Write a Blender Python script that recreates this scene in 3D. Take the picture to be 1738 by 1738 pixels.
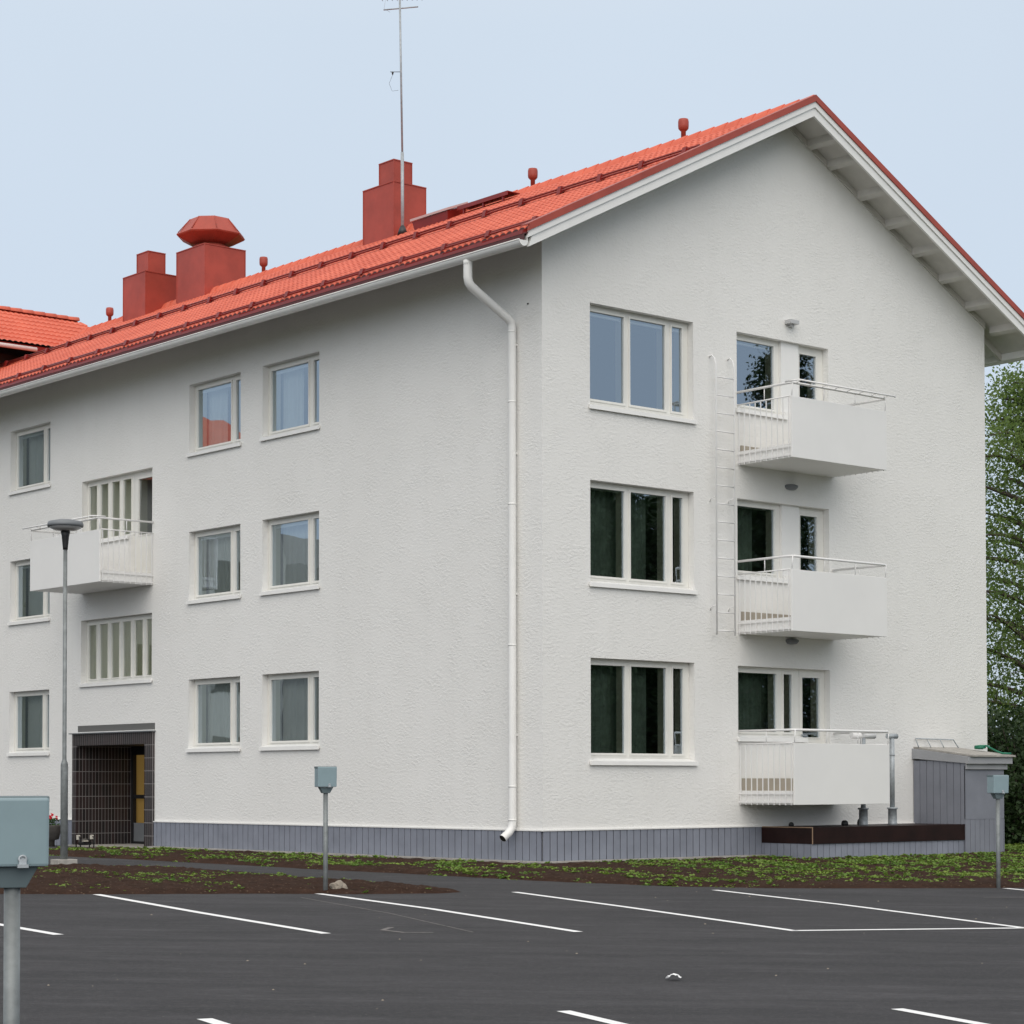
import bpy, bmesh, math, random
from mathutils import Vector, Matrix, noise
random.seed(7)
S = bpy.context.scene
for o in list(bpy.data.objects): bpy.data.objects.remove(o)
COL = S.collection
R = math.radians

# ------------------------------------------------------------------ camera
CX, CY, CZ = -22.0396, -25.1163, 1.2607
YAW, PITCH, ROLL = 0.7061732, 0.0279616, 0.0013879
_f = Vector((math.sin(YAW), math.cos(YAW), 0)); _r = Vector((math.cos(YAW), -math.sin(YAW), 0)); _u = Vector((0, 0, 1))
_f2 = _f * math.cos(PITCH) + _u * math.sin(PITCH); _u2 = _u * math.cos(PITCH) - _f * math.sin(PITCH)
_rr = _r * math.cos(ROLL) - _u2 * math.sin(ROLL); _uu = _r * math.sin(ROLL) + _u2 * math.cos(ROLL)
cam = bpy.data.cameras.new('camera'); camo = bpy.data.objects.new('camera', cam); COL.objects.link(camo)
mw = Matrix((( _rr.x, _uu.x, -_f2.x, CX), (_rr.y, _uu.y, -_f2.y, CY), (_rr.z, _uu.z, -_f2.z, CZ), (0, 0, 0, 1)))
camo.matrix_world = mw
cam.sensor_width = 36; cam.lens = 76.498; cam.shift_y = 0.20573; cam.clip_start = 0.1; cam.clip_end = 3000
S.camera = camo

# ------------------------------------------------------------------ light: bright overcast
SUN_AZ, SUN_EL = R(222), R(42)          # compass direction the light comes from (0 = +y, clockwise)
w = bpy.data.worlds.new('World'); S.world = w; w.use_nodes = True
nt = w.node_tree; N = nt.nodes; Lk = nt.links
bg = N['Background']; bg.inputs['Strength'].default_value = 1.0
sky = N.new('ShaderNodeTexSky'); sky.sky_type = 'NISHITA'; sky.sun_disc = False
sky.sun_elevation = SUN_EL; sky.sun_rotation = SUN_AZ; sky.air_density = 1.3; sky.dust_density = 2.5
tc = N.new('ShaderNodeTexCoord'); sx = N.new('ShaderNodeSeparateXYZ'); Lk.new(tc.outputs['Generated'], sx.inputs[0])
cr = N.new('ShaderNodeValToRGB'); cr.color_ramp.interpolation = 'LINEAR'
e = cr.color_ramp.elements
e[0].position = 0.0; e[0].color = (0.62, 0.715, 0.85, 1)
e[1].position = 1.0; e[1].color = (1.12, 1.09, 1.04, 1)
for p, c in ((0.12, (0.635, 0.735, 0.87, 1)), (0.33, (0.68, 0.775, 0.885, 1)), (0.55, (0.92, 0.94, 0.95, 1))):
    k = e.new(p); k.color = c
Lk.new(sx.outputs['Z'], cr.inputs[0])
nz = N.new('ShaderNodeTexNoise'); nz.inputs['Scale'].default_value = 1.6; nz.inputs['Detail'].default_value = 4
Lk.new(tc.outputs['Generated'], nz.inputs['Vector'])
nr = N.new('ShaderNodeMapRange'); nr.inputs[1].default_value = .3; nr.inputs[2].default_value = .7; nr.inputs[3].default_value = .96; nr.inputs[4].default_value = 1.03
Lk.new(nz.outputs['Fac'], nr.inputs[0])
mulc = N.new('ShaderNodeVectorMath'); mulc.operation = 'SCALE'; Lk.new(cr.outputs['Color'], mulc.inputs[0]); Lk.new(nr.outputs[0], mulc.inputs['Scale'])
skm = N.new('ShaderNodeVectorMath'); skm.operation = 'SCALE'; skm.inputs['Scale'].default_value = 0.12
Lk.new(sky.outputs['Color'], skm.inputs[0])
mx = N.new('ShaderNodeMix'); mx.data_type = 'RGBA'; mx.inputs['Factor'].default_value = 0.88
Lk.new(skm.outputs[0], mx.inputs['A']); Lk.new(mulc.outputs[0], mx.inputs['B'])
Lk.new(mx.outputs['Result'], bg.inputs['Color'])
sl = bpy.data.lights.new('sun', 'SUN'); sl.energy = 1.75; sl.angle = R(75); sl.color = (1.0, 0.95, 0.885)
so = bpy.data.objects.new('sun', sl); COL.objects.link(so); so.location = (-20, -20, 30)
sd = Vector((math.sin(SUN_AZ) * math.cos(SUN_EL), math.cos(SUN_AZ) * math.cos(SUN_EL), math.sin(SUN_EL)))
so.rotation_euler = sd.to_track_quat('Z', 'Y').to_euler()
S.view_settings.view_transform = 'Standard'; S.view_settings.look = 'None'
S.view_settings.exposure = 0.0; S.view_settings.gamma = 1.0; S.view_settings.use_curve_mapping = False
S.render.engine = 'CYCLES'
S.cycles.max_bounces = 6; S.cycles.transparent_max_bounces = 12

# ------------------------------------------------------------------ materials
MATS = {}
def mat(name, col, rough=.6, metal=0., spec=.5, noise_amt=0., noise_scale=3., bump=None, vary=None, coat=0.):
    """col linear rgb; bump = list of (scale, distance, detail); vary = second colour mixed by noise"""
    m = bpy.data.materials.new(name); m.use_nodes = True; t = m.node_tree; n = t.nodes; l = t.links
    b = n['Principled BSDF']; b.inputs['Base Color'].default_value = (*col, 1); b.inputs['Roughness'].default_value = rough
    b.inputs['Metallic'].default_value = metal; b.inputs['Specular IOR Level'].default_value = spec
    co = n.new('ShaderNodeTexCoord')
    if noise_amt or vary:
        nn = n.new('ShaderNodeTexNoise'); nn.inputs['Scale'].default_value = noise_scale; nn.inputs['Detail'].default_value = 6; nn.inputs['Roughness'].default_value = .6
        l.new(co.outputs['Object'], nn.inputs['Vector'])
        rp = n.new('ShaderNodeMapRange'); rp.inputs[1].default_value = .32; rp.inputs[2].default_value = .68
        l.new(nn.outputs['Fac'], rp.inputs[0])
        mm = n.new('ShaderNodeMix'); mm.data_type = 'RGBA'; l.new(rp.outputs[0], mm.inputs['Factor'])
        if vary: a, c = col, vary
        else: a = [x * (1 - noise_amt) for x in col]; c = [min(1, x * (1 + noise_amt)) for x in col]
        mm.inputs['A'].default_value = (*a, 1); mm.inputs['B'].default_value = (*c, 1)
        l.new(mm.outputs['Result'], b.inputs['Base Color'])
    if bump:
        prev = None
        for sc, dist, det in bump:
            nb = n.new('ShaderNodeTexNoise'); nb.inputs['Scale'].default_value = sc; nb.inputs['Detail'].default_value = det
            l.new(co.outputs['Object'], nb.inputs['Vector'])
            bp = n.new('ShaderNodeBump'); bp.inputs['Distance'].default_value = dist; bp.inputs['Strength'].default_value = 1
            l.new(nb.outputs['Fac'], bp.inputs['Height'])
            if prev: l.new(prev.outputs['Normal'], bp.inputs['Normal'])
            prev = bp
        l.new(prev.outputs['Normal'], b.inputs['Normal'])
    MATS[name] = m; return m

def mixcol(t, fac, a, b):
    mm = t.nodes.new('ShaderNodeMix'); mm.data_type = 'RGBA'
    for key, v in (('Factor', fac), ('A', a), ('B', b)):
        if hasattr(v, 'is_linked') or hasattr(v, 'links'): t.links.new(v, mm.inputs[key])
        elif key == 'Factor': mm.inputs[key].default_value = v
        else: mm.inputs[key].default_value = (*v, 1)
    return mm.outputs['Result']
def mth(t, op, a, b=None):
    n = t.nodes.new('ShaderNodeMath'); n.operation = op
    for i, v in enumerate((a, b)):
        if v is None: continue
        if hasattr(v, 'links'): t.links.new(v, n.inputs[i])
        else: n.inputs[i].default_value = v
    return n.outputs[0]
def tnoise(t, vec, scale, detail=4, rough=.5, vscale=None):
    if vscale:
        mp = t.nodes.new('ShaderNodeMapping'); mp.inputs['Scale'].default_value = vscale; t.links.new(vec, mp.inputs['Vector']); vec = mp.outputs[0]
    n = t.nodes.new('ShaderNodeTexNoise'); n.inputs['Scale'].default_value = scale; n.inputs['Detail'].default_value = detail; n.inputs['Roughness'].default_value = rough
    t.links.new(vec, n.inputs['Vector']); return n.outputs['Fac']
def mrange(t, v, a, b, c=0., d=1.):
    n = t.nodes.new('ShaderNodeMapRange'); t.links.new(v, n.inputs[0])
    for i, x in enumerate((a, b, c, d)): n.inputs[i + 1].default_value = x
    return n.outputs[0]

def stucco():
    m = mat('stucco', (.79, .785, .765), .92, spec=.2); t = m.node_tree; n = t.nodes; l = t.links; b = n['Principled BSDF']
    co = n.new('ShaderNodeTexCoord').outputs['Object']
    big = tnoise(t, co, .55, 5, .6)
    c = mixcol(t, mrange(t, big, .3, .7), (.80, .787, .758), (.835, .822, .795))
    streak = tnoise(t, co, 1.0, 4, .6, (2.2, 2.2, .18))
    c = mixcol(t, mrange(t, streak, .55, .85, 0, .25), c, (.70, .69, .66))
    l.new(c, b.inputs['Base Color'])
    v = n.new('ShaderNodeTexNoise'); v.inputs['Scale'].default_value = 13; v.inputs['Detail'].default_value = 5; v.inputs['Roughness'].default_value = .62
    mp = n.new('ShaderNodeMapping'); mp.inputs['Scale'].default_value = (1, 1, 1.9); l.new(co, mp.inputs['Vector']); l.new(mp.outputs[0], v.inputs['Vector'])
    # flattened dabs of sprayed render: clip the noise so plateaus and pits appear
    h = mrange(t, v.outputs['Fac'], .38, .68)
    h = mth(t, 'MULTIPLY', h, mrange(t, tnoise(t, co, 2.6, 3, .6), .35, .65, .25, 1.0))
    b1 = n.new('ShaderNodeBump'); b1.inputs['Distance'].default_value = .0052; l.new(h, b1.inputs['Height'])
    b2 = n.new('ShaderNodeBump'); b2.inputs['Distance'].default_value = .003; l.new(tnoise(t, co, 42, 3), b2.inputs['Height']); l.new(b1.outputs[0], b2.inputs['Normal'])
    l.new(b2.outputs[0], b.inputs['Normal']); return m
stucco()
mat('smooth_white', (.82, .81, .79), .55, noise_amt=.02, noise_scale=1.2, bump=[(60, .0008, 2)])
mat('white_paint', (.82, .81, .785), .42, noise_amt=.03, noise_scale=4)
mat('frame_paint', (.78, .765, .715), .40, noise_amt=.02, noise_scale=6)
mat('lining', (.84, .82, .68), .5)
mat('soffit', (.62, .60, .56), .7, noise_amt=.05, noise_scale=5)
mat('rail_white', (.80, .79, .78), .35)
mat('rough_grey', (.13, .13, .125), .9)
mat('wing_shaded', (.10, .055, .045), .9)  # wall colour holds the deep eave's shade and the red roof's bounce
mat('concrete', (.36, .34, .31), .9, noise_amt=.2, noise_scale=7, bump=[(35, .004, 5)])
mat('plinth_blue', (.225, .24, .285), .75, noise_amt=.10, noise_scale=2.5, bump=[(50, .0015, 4)])
mat('plinth_gap', (.025, .028, .042), .95)
mat('shed_grey', (.205, .215, .25), .75, noise_amt=.09, noise_scale=2.2, bump=[(40, .001, 3)])
mat('shed_trim', (.33, .335, .35), .6, noise_amt=.05)
mat('red_sheet', (.37, .066, .044), .45, spec=.35, noise_amt=.16, noise_scale=1.6, bump=[(2.2, .008, 2)])
mat('red_dark', (.21, .014, .010), .36, noise_amt=.15, noise_scale=3)
mat('red_drip_and_shade', (.09, .022, .020), .5)  # drip metal, and the painted shade beneath the tile ends
mat('galv', (.38, .41, .43), .5, metal=.2, noise_amt=.18, noise_scale=14)
mat('post_grey', (.20, .215, .215), .5, metal=.25, noise_amt=.25, noise_scale=9)
mat('box_green', (.25, .335, .36), .38, noise_amt=.05, noise_scale=5)
mat('box_dark', (.13, .17, .18), .5)
mat('black', (.012, .012, .013), .5)
mat('dark_plastic', (.03, .03, .032), .45)
mat('deck_ply', (.017, .006, .005), .5, spec=.25, noise_amt=.35, noise_scale=3)
mat('ply_edge', (.30, .20, .13), .8)
mat('lamp_grey', (.17, .18, .19), .5, noise_amt=.08)
mat('lamp_lens', (.50, .50, .50), .25)
mat('curtain_grey', (.80, .80, .77), .9, noise_amt=.05)
mat('curtain_dark', (.19, .25, .20), .9, noise_amt=.3, noise_scale=2)
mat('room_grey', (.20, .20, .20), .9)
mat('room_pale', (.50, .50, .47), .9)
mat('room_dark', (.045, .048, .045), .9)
mat('curtain_beige', (.88, .86, .70), .9, noise_amt=.06, noise_scale=2)
mat('hose_green', (.01, .16, .09), .45)
mat('stone', (.30, .255, .205), .9, noise_amt=.2, noise_scale=30)
mat('paper', (.82, .82, .82), .7)
mat('petal_red', (.60, .012, .03), .6)
mat('bark', (.09, .07, .055), .9, noise_amt=.4, noise_scale=8, bump=[(20, .02, 4)])
mat('brush_white', (.6, .56, .48), .8)
mat('pot_grey', (.12, .11, .10), .9, noise_amt=.2, noise_scale=9)
mat('tan_sheet', (.36, .32, .26), .7, noise_amt=.08)
mat('hatch_top', (.55, .38, .36), .35)
mat('granite', (.30, .27, .25), .8, noise_amt=.15, noise_scale=40)

def tile_mat():
    m = mat('roof_tile', (.62, .135, .075), .55, spec=.3); t = m.node_tree; n = t.nodes; l = t.links; b = n['Principled BSDF']
    co = n.new('ShaderNodeTexCoord').outputs['Object']
    a = tnoise(t, co, 1.1, 5, .6); f = tnoise(t, co, 11, 3)
    c = mixcol(t, mrange(t, a, .3, .7), (.58, .108, .060), (.74, .165, .095))
    c = mixcol(t, mrange(t, f, .4, .8, 0, .35), c, (.46, .075, .040))
    l.new(c, b.inputs['Base Color'])
    bp = n.new('ShaderNodeBump'); bp.inputs['Distance'].default_value = .003; l.new(tnoise(t, co, 30, 3), bp.inputs['Height']); l.new(bp.outputs[0], b.inputs['Normal'])
    b.inputs['Coat Weight'].default_value = .05; b.inputs['Coat Roughness'].default_value = .3
tile_mat()

def glass_mat(name, refl, tint):
    m = bpy.data.materials.new(name); m.use_nodes = True; t = m.node_tree; n = t.nodes; l = t.links; n.clear()
    out = n.new('ShaderNodeOutputMaterial'); mixs = n.new('ShaderNodeMixShader')
    tr = n.new('ShaderNodeBsdfTransparent'); tr.inputs[0].default_value = (.86, .90, .87, 1)
    gl = n.new('ShaderNodeBsdfGlossy'); gl.inputs['Color'].default_value = (*tint, 1); gl.inputs['Roughness'].default_value = .01
    fr = n.new('ShaderNodeFresnel'); fr.inputs['IOR'].default_value = 1.5
    f = mth(t, 'ADD', mth(t, 'MULTIPLY', fr.outputs[0], 1.5), refl); f = mth(t, 'MINIMUM', f, 1.0)
    # float glass is never perfectly flat
    co = n.new('ShaderNodeTexCoord').outputs['Object']
    bp = n.new('ShaderNodeBump'); bp.inputs['Distance'].default_value = .0018; l.new(tnoise(t, co, 1.3, 1), bp.inputs['Height']); l.new(bp.outputs[0], gl.inputs['Normal'])
    l.new(f, mixs.inputs[0]); l.new(tr.outputs[0], mixs.inputs[1]); l.new(gl.outputs[0], mixs.inputs[2]); l.new(mixs.outputs[0], out.inputs[0])
    MATS[name] = m
glass_mat('glass', .28, (.76, .88, 1.0)); glass_mat('stair_glass', .10, (.9, .93, .95))

def asphalt_mat():
    m = mat('asphalt', (.07, .07, .072), .85, spec=.35); t = m.node_tree; n = t.nodes; l = t.links; b = n['Principled BSDF']
    co = n.new('ShaderNodeTexCoord').outputs['Object']
    rot = n.new('ShaderNodeMapping'); rot.inputs['Rotation'].default_value = (0, 0, R(40)); l.new(co, rot.inputs['Vector']); cv = rot.outputs[0]
    big = tnoise(t, cv, .35, 5, .6, (.35, 2.2, 1)); mid = tnoise(t, co, 2.0, 5, .65); fine = tnoise(t, co, 55, 3, .7)
    c = mixcol(t, mrange(t, big, .3, .7), (.020, .0195, .022), (.072, .069, .075))
    c = mixcol(t, mrange(t, mid, .35, .75, 0, .55), c, (.076, .074, .077))
    c = mixcol(t, mrange(t, tnoise(t, cv, 2.4, 4, .7, (.35, 2.2, 1)), .42, .60, 0, .7), c, (.024, .0235, .026))
    c = mixcol(t, mrange(t, tnoise(t, cv, 1.5, 4, .65, (.4, 1.8, 1)), .56, .72, 0, .55), c, (.115, .110, .117))
    c = mixcol(t, mrange(t, tnoise(t, cv, 5.5, 4, .75, (.7, 1.6, 1)), .42, .60, 0, .55), c, (.030, .029, .032))
    # dark scuffs and oil stains
    st = tnoise(t, cv, .8, 4, .6, (.5, 2.6, 1))
    c = mixcol(t, mrange(t, st, .52, .62, 0, .8), c, (.021, .021, .023))
    c = mixcol(t, mrange(t, tnoise(t, co, 12, 4, .75), .42, .68, 0, .55), c, (.030, .029, .031))
    c = mixcol(t, mrange(t, tnoise(t, co, 21, 3, .8), .5, .72, 0, .55), c, (.085, .082, .086))
    c = mixcol(t, mrange(t, fine, .3, .75, 0, .5), c, (.034, .033, .036))
    vo = n.new('ShaderNodeTexVoronoi'); vo.inputs['Scale'].default_value = 3.4; l.new(co, vo.inputs['Vector'])
    c = mixcol(t, mrange(t, vo.outputs['Distance'], .012, .030, .8, 0), c, (.22, .21, .19))
    vo2 = n.new('ShaderNodeTexVoronoi'); vo2.inputs['Scale'].default_value = 26; l.new(co, vo2.inputs['Vector'])
    c = mixcol(t, mrange(t, vo2.outputs['Distance'], .08, .2, .55, 0), c, (.12, .12, .12))
    l.new(c, b.inputs['Base Color'])
    b1 = n.new('ShaderNodeBump'); b1.inputs['Distance'].default_value = .006; l.new(tnoise(t, co, 90, 3, .7), b1.inputs['Height'])
    b2 = n.new('ShaderNodeBump'); b2.inputs['Distance'].default_value = .03; l.new(tnoise(t, co, .9, 3), b2.inputs['Height']); l.new(b1.outputs[0], b2.inputs['Normal'])
    l.new(b2.outputs[0], b.inputs['Normal'])
asphalt_mat()
def road_paint():
    m = mat('road_paint', (.80, .80, .80), .6); t = m.node_tree; n = t.nodes; l = t.links; b = n['Principled BSDF']
    co = n.new('ShaderNodeTexCoord').outputs['Object']
    c = mixcol(t, mrange(t, tnoise(t, co, 38, 4, .7), .58, .72, 0, .5), (.84, .84, .84), (.35, .35, .35))
    l.new(c, b.inputs['Base Color'])
road_paint()
def worn():
    m = mat('worn_chalk', (.17, .155, .15), .85); t = m.node_tree
    co = t.nodes.new('ShaderNodeTexCoord').outputs['Object']
    c = mixcol(t, mrange(t, tnoise(t, co, 30, 4, .7), .4, .6), (.24, .21, .20), (.09, .09, .09)); t.links.new(c, t.nodes['Principled BSDF'].inputs['Base Color'])
worn()
def soil():
    m = mat('soil', (.05, .022, .012), .95, spec=.1); t = m.node_tree; n = t.nodes; l = t.links; b = n['Principled BSDF']
    co = n.new('ShaderNodeTexCoord').outputs['Object']
    c = mixcol(t, mrange(t, tnoise(t, co, 4, 5, .7), .3, .7), (.032, .018, .012), (.066, .036, .025))
    c = mixcol(t, mrange(t, tnoise(t, co, 38, 4, .7), .45, .75, 0, .7), c, (.020, .011, .008))
    vo = n.new('ShaderNodeTexVoronoi'); vo.inputs['Scale'].default_value = 13; l.new(co, vo.inputs['Vector'])
    c = mixcol(t, mrange(t, vo.outputs['Distance'], .10, .16, .7, 0), c, (.24, .17, .12))
    l.new(c, b.inputs['Base Color'])
    b1 = n.new('ShaderNodeBump'); b1.inputs['Distance'].default_value = .03; l.new(tnoise(t, co, 28, 5, .7), b1.inputs['Height']); l.new(b1.outputs[0], b.inputs['Normal'])
soil()
mat('grass_ground', (.085, .13, .025), .95, spec=.1, vary=(.06, .075, .02), noise_scale=1.5, bump=[(20, .05, 5)])

def leaf_mat(name, c1, c2, c3, transl=.35):
    m = bpy.data.materials.new(name); m.use_nodes = True; t = m.node_tree; n = t.nodes; l = t.links; n.clear()
    out = n.new('ShaderNodeOutputMaterial'); geo = n.new('ShaderNodeNewGeometry'); co = n.new('ShaderNodeTexCoord').outputs['Object']
    c = mixcol(t, geo.outputs['Random Per Island'], c1, c2)
    c = mixcol(t, mrange(t, tnoise(t, co, 1.2, 3), .35, .65), c, c3)
    d = n.new('ShaderNodeBsdfPrincipled'); d.inputs['Roughness'].default_value = .55; d.inputs['Specular IOR Level'].default_value = .35; l.new(c, d.inputs['Base Color'])
    tl = n.new('ShaderNodeBsdfTranslucent'); l.new(c, tl.inputs[0]); ms = n.new('ShaderNodeMixShader'); ms.inputs[0].default_value = transl
    l.new(d.outputs[0], ms.inputs[1]); l.new(tl.outputs[0], ms.inputs[2]); l.new(ms.outputs[0], out.inputs[0]); MATS[name] = m
leaf_mat('birch_leaf', (.15, .235, .06), (.08, .145, .035), (.20, .28, .08), .5)
leaf_mat('dark_leaf', (.022, .045, .014), (.040, .075, .020), (.028, .055, .016), .2)
leaf_mat('weed_leaf', (.17, .28, .035), (.28, .36, .08), (.12, .22, .04))
leaf_mat('pot_leaf', (.03, .08, .02), (.05, .11, .03), (.04, .09, .02))

def brick_mat():
    """clinker tiles set upright: 0.25 m high, 0.075 m wide, pale joints"""
    m = mat('clinker', (.06, .03, .03), .45); t = m.node_tree; n = t.nodes; l = t.links; b = n['Principled BSDF']
    co = n.new('ShaderNodeTexCoord').outputs['Object']; s = n.new('ShaderNodeSeparateXYZ'); l.new(co, s.inputs[0])
    xy = mth(t, 'ADD', s.outputs['X'], s.outputs['Y'])
    fx = mth(t, 'FRACT', mth(t, 'DIVIDE', xy, .075)); fz = mth(t, 'FRACT', mth(t, 'DIVIDE', s.outputs['Z'], .252))
    jx = mth(t, 'LESS_THAN', fx, .11); jz = mth(t, 'LESS_THAN', fz, .035); j = mth(t, 'MAXIMUM', jx, jz)
    idv = n.new('ShaderNodeCombineXYZ'); l.new(mth(t, 'FLOOR', mth(t, 'DIVIDE', xy, .075)), idv.inputs[0]); l.new(mth(t, 'FLOOR', mth(t, 'DIVIDE', s.outputs['Z'], .252)), idv.inputs[1])
    wn = n.new('ShaderNodeTexWhiteNoise'); l.new(idv.outputs[0], wn.inputs['Vector'])
    c = mixcol(t, wn.outputs['Value'], (.012, .010, .011), (.034, .020, .020))
    c = mixcol(t, j, c, (.30, .285, .28)); l.new(c, b.inputs['Base Color'])
brick_mat()
def emis(name, col, st):
    m = bpy.data.materials.new(name); m.use_nodes = True; b = m.node_tree.nodes['Principled BSDF']
    b.inputs['Base Color'].default_value = (*col, 1); b.inputs['Emission Color'].default_value = (*col, 1); b.inputs['Emission Strength'].default_value = st; MATS[name] = m
emis('hall_lit', (.17, .105, .028), .55)

# ------------------------------------------------------------------ object helpers
def setp(o, label=None, cat=None, group=None, kind=None):
    if label: o['label'] = label
    if cat: o['category'] = cat
    if group: o['group'] = group
    if kind: o['kind'] = kind
    return o
def empty(name, loc=(0, 0, 0), rz=0., **k):
    o = bpy.data.objects.new(name, None); COL.objects.link(o); o.location = loc; o.rotation_euler = (0, 0, rz); o.empty_display_size = .2
    return setp(o, **k)

ID = lambda s, n, z: (s, n, z)
WL = lambda s, n, z: (-n, s, z)        # west wall: s = y, n = outwards
WG = lambda s, n, z: (s, -n, z)        # gable wall: s = x, n = outwards
class MB:
    def __init__(self, mp=ID): self.v = []; self.f = []; self.sm = []; self.mi = []; self.mp = mp; self.cur = 0
    def face(self, pts, smooth=False, raw=False):
        b = len(self.v); self.v += [tuple(p) if raw else self.mp(*p) for p in pts]; self.f.append(tuple(range(b, b + len(pts)))); self.sm.append(smooth); self.mi.append(self.cur)
    def box(self, a0, a1, b0, b1, c0, c1):
        p = [(a, b, c) for a in (a0, a1) for b in (b0, b1) for c in (c0, c1)]
        for q in ((0, 1, 3, 2), (4, 6, 7, 5), (0, 4, 5, 1), (2, 3, 7, 6), (0, 2, 6, 4), (1, 5, 7, 3)): self._q([p[i] for i in q], p, q)
        return self
    def _q(self, pts, p, q): self.face(pts)
    def hexa(self, p):   # 8 points: bottom 4 loop, top 4 loop
        for q in ((3, 2, 1, 0), (4, 5, 6, 7), (0, 1, 5, 4), (1, 2, 6, 5), (2, 3, 7, 6), (3, 0, 4, 7)): self.face([p[i] for i in q])
        return self
    def prism(self, prof, a, b, axis=1):
        """closed profile (list of 2d) swept along axis index from a to b; profile fills the other two coordinates in order"""
        def pt(q, t):
            c = list(q); c.insert(axis, t); return tuple(c)
        n = len(prof)
        self.face([pt(q, a) for q in prof]); self.face([pt(q, b) for q in reversed(prof)])
        for i in range(n): self.face([pt(prof[i], a), pt(prof[i], b), pt(prof[(i + 1) % n], b), pt(prof[(i + 1) % n], a)])
        return self
    def tube(self, pts, r, seg=8, caps=True, smooth=True):
        P = [Vector(self.mp(*p)) for p in pts]; rs = r if isinstance(r, (list, tuple)) else [r] * len(P)
        rings = []; up = None
        for i, p in enumerate(P):
            d = (P[min(i + 1, len(P) - 1)] - P[max(i - 1, 0)]).normalized()
            if up is None: up = d.orthogonal().normalized()
            x = (up - d * up.dot(d)).normalized(); y = d.cross(x); up = x
            b = len(self.v)
            for k in range(seg):
                a = 2 * math.pi * k / seg; self.v.append(tuple(p + (x * math.cos(a) + y * math.sin(a)) * rs[i]))
            rings.append(b)
        for i in range(len(P) - 1):
            for k in range(seg):
                a, b = rings[i] + k, rings[i] + (k + 1) % seg; c, d = rings[i + 1] + (k + 1) % seg, rings[i + 1] + k
                self.f.append((a, b, c, d)); self.sm.append(smooth); self.mi.append(self.cur)
        if caps:
            self.f.append(tuple(rings[0] + k for k in reversed(range(seg)))); self.sm.append(False); self.mi.append(self.cur)
            self.f.append(tuple(rings[-1] + k for k in range(seg))); self.sm.append(False); self.mi.append(self.cur)
        return self
    def lathe(self, prof, cx, cy, seg=24, smooth=True, capends=True):
        rings = []
        for r, z in prof:
            b = len(self.v)
            for k in range(seg):
                a = 2 * math.pi * k / seg; self.v.append(self.mp(cx + r * math.cos(a), cy + r * math.sin(a), z))
            rings.append(b)
        for i in range(len(prof) - 1):
            for k in range(seg):
                self.f.append((rings[i] + k, rings[i] + (k + 1) % seg, rings[i + 1] + (k + 1) % seg, rings[i + 1] + k)); self.sm.append(smooth); self.mi.append(self.cur)
        if capends:
            self.f.append(tuple(rings[0] + k for k in reversed(range(seg)))); self.sm.append(False); self.mi.append(self.cur)
            self.f.append(tuple(rings[-1] + k for k in range(seg))); self.sm.append(False); self.mi.append(self.cur)
        return self
    def holed(self, s0, s1, z0, z1, holes, nf, nb):
        """plate in the s-z plane with rectangular holes; front at nf, the sides of the holes go back to nb"""
        ss = sorted({s0, s1} | {h[0] for h in holes} | {h[1] for h in holes}); zs = sorted({z0, z1} | {h[2] for h in holes} | {h[3] for h in holes})
        for i in range(len(ss) - 1):
            for j in range(len(zs) - 1):
                cs, cz = (ss[i] + ss[i + 1]) / 2, (zs[j] + zs[j + 1]) / 2
                if any(h[0] < cs < h[1] and h[2] < cz < h[3] for h in holes): continue
                self.face([(ss[i], nf, zs[j]), (ss[i + 1], nf, zs[j]), (ss[i + 1], nf, zs[j + 1]), (ss[i], nf, zs[j + 1])])
        isH = lambda i, j: 0 <= i < len(ss) - 1 and 0 <= j < len(zs) - 1 and any(h[0] < (ss[i] + ss[i + 1]) / 2 < h[1] and h[2] < (zs[j] + zs[j + 1]) / 2 < h[3] for h in holes)
        for i in range(len(ss) - 1):
            for j in range(len(zs) - 1):
                if not isH(i, j): continue
                for di, dj, p, q in ((-1, 0, (ss[i], zs[j]), (ss[i], zs[j + 1])), (1, 0, (ss[i + 1], zs[j + 1]), (ss[i + 1], zs[j])), (0, 1, (ss[i], zs[j + 1]), (ss[i + 1], zs[j + 1])), (0, -1, (ss[i + 1], zs[j]), (ss[i], zs[j]))):
                    if not isH(i + di, j + dj): self.face([(p[0], nf, p[1]), (q[0], nf, q[1]), (q[0], nb, q[1]), (p[0], nb, p[1])])
        return self
    def build(self, name, m, parent=None, bevel=0., recalc=True, **k):
        me = bpy.data.meshes.new(name); me.from_pydata(self.v, [], self.f)
        ms = m if isinstance(m, (list, tuple)) else [m]
        for x in ms: me.materials.append(MATS[x])
        for p, s, i in zip(me.polygons, self.sm, self.mi): p.use_smooth = s; p.material_index = i
        if recalc or bevel:
            bm = bmesh.new(); bm.from_mesh(me); bmesh.ops.remove_doubles(bm, verts=bm.verts, dist=1e-5)
            if recalc: bmesh.ops.recalc_face_normals(bm, faces=bm.faces)
            if bevel: bmesh.ops.bevel(bm, geom=[e for e in bm.edges if e.calc_face_angle(0) > .5], offset=bevel, segments=2, affect='EDGES', profile=.6)
            bm.to_mesh(me); bm.free()
        me.update(); o = bpy.data.objects.new(name, me); COL.objects.link(o)
        if parent: o.parent = parent
        return setp(o, **k)

def copy_tree(o, parent=None):
    c = o.copy(); COL.objects.link(c)
    if parent: c.parent = parent
    for ch in [x for x in bpy.data.objects if x.parent == o]: copy_tree(ch, c)
    return c

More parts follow.
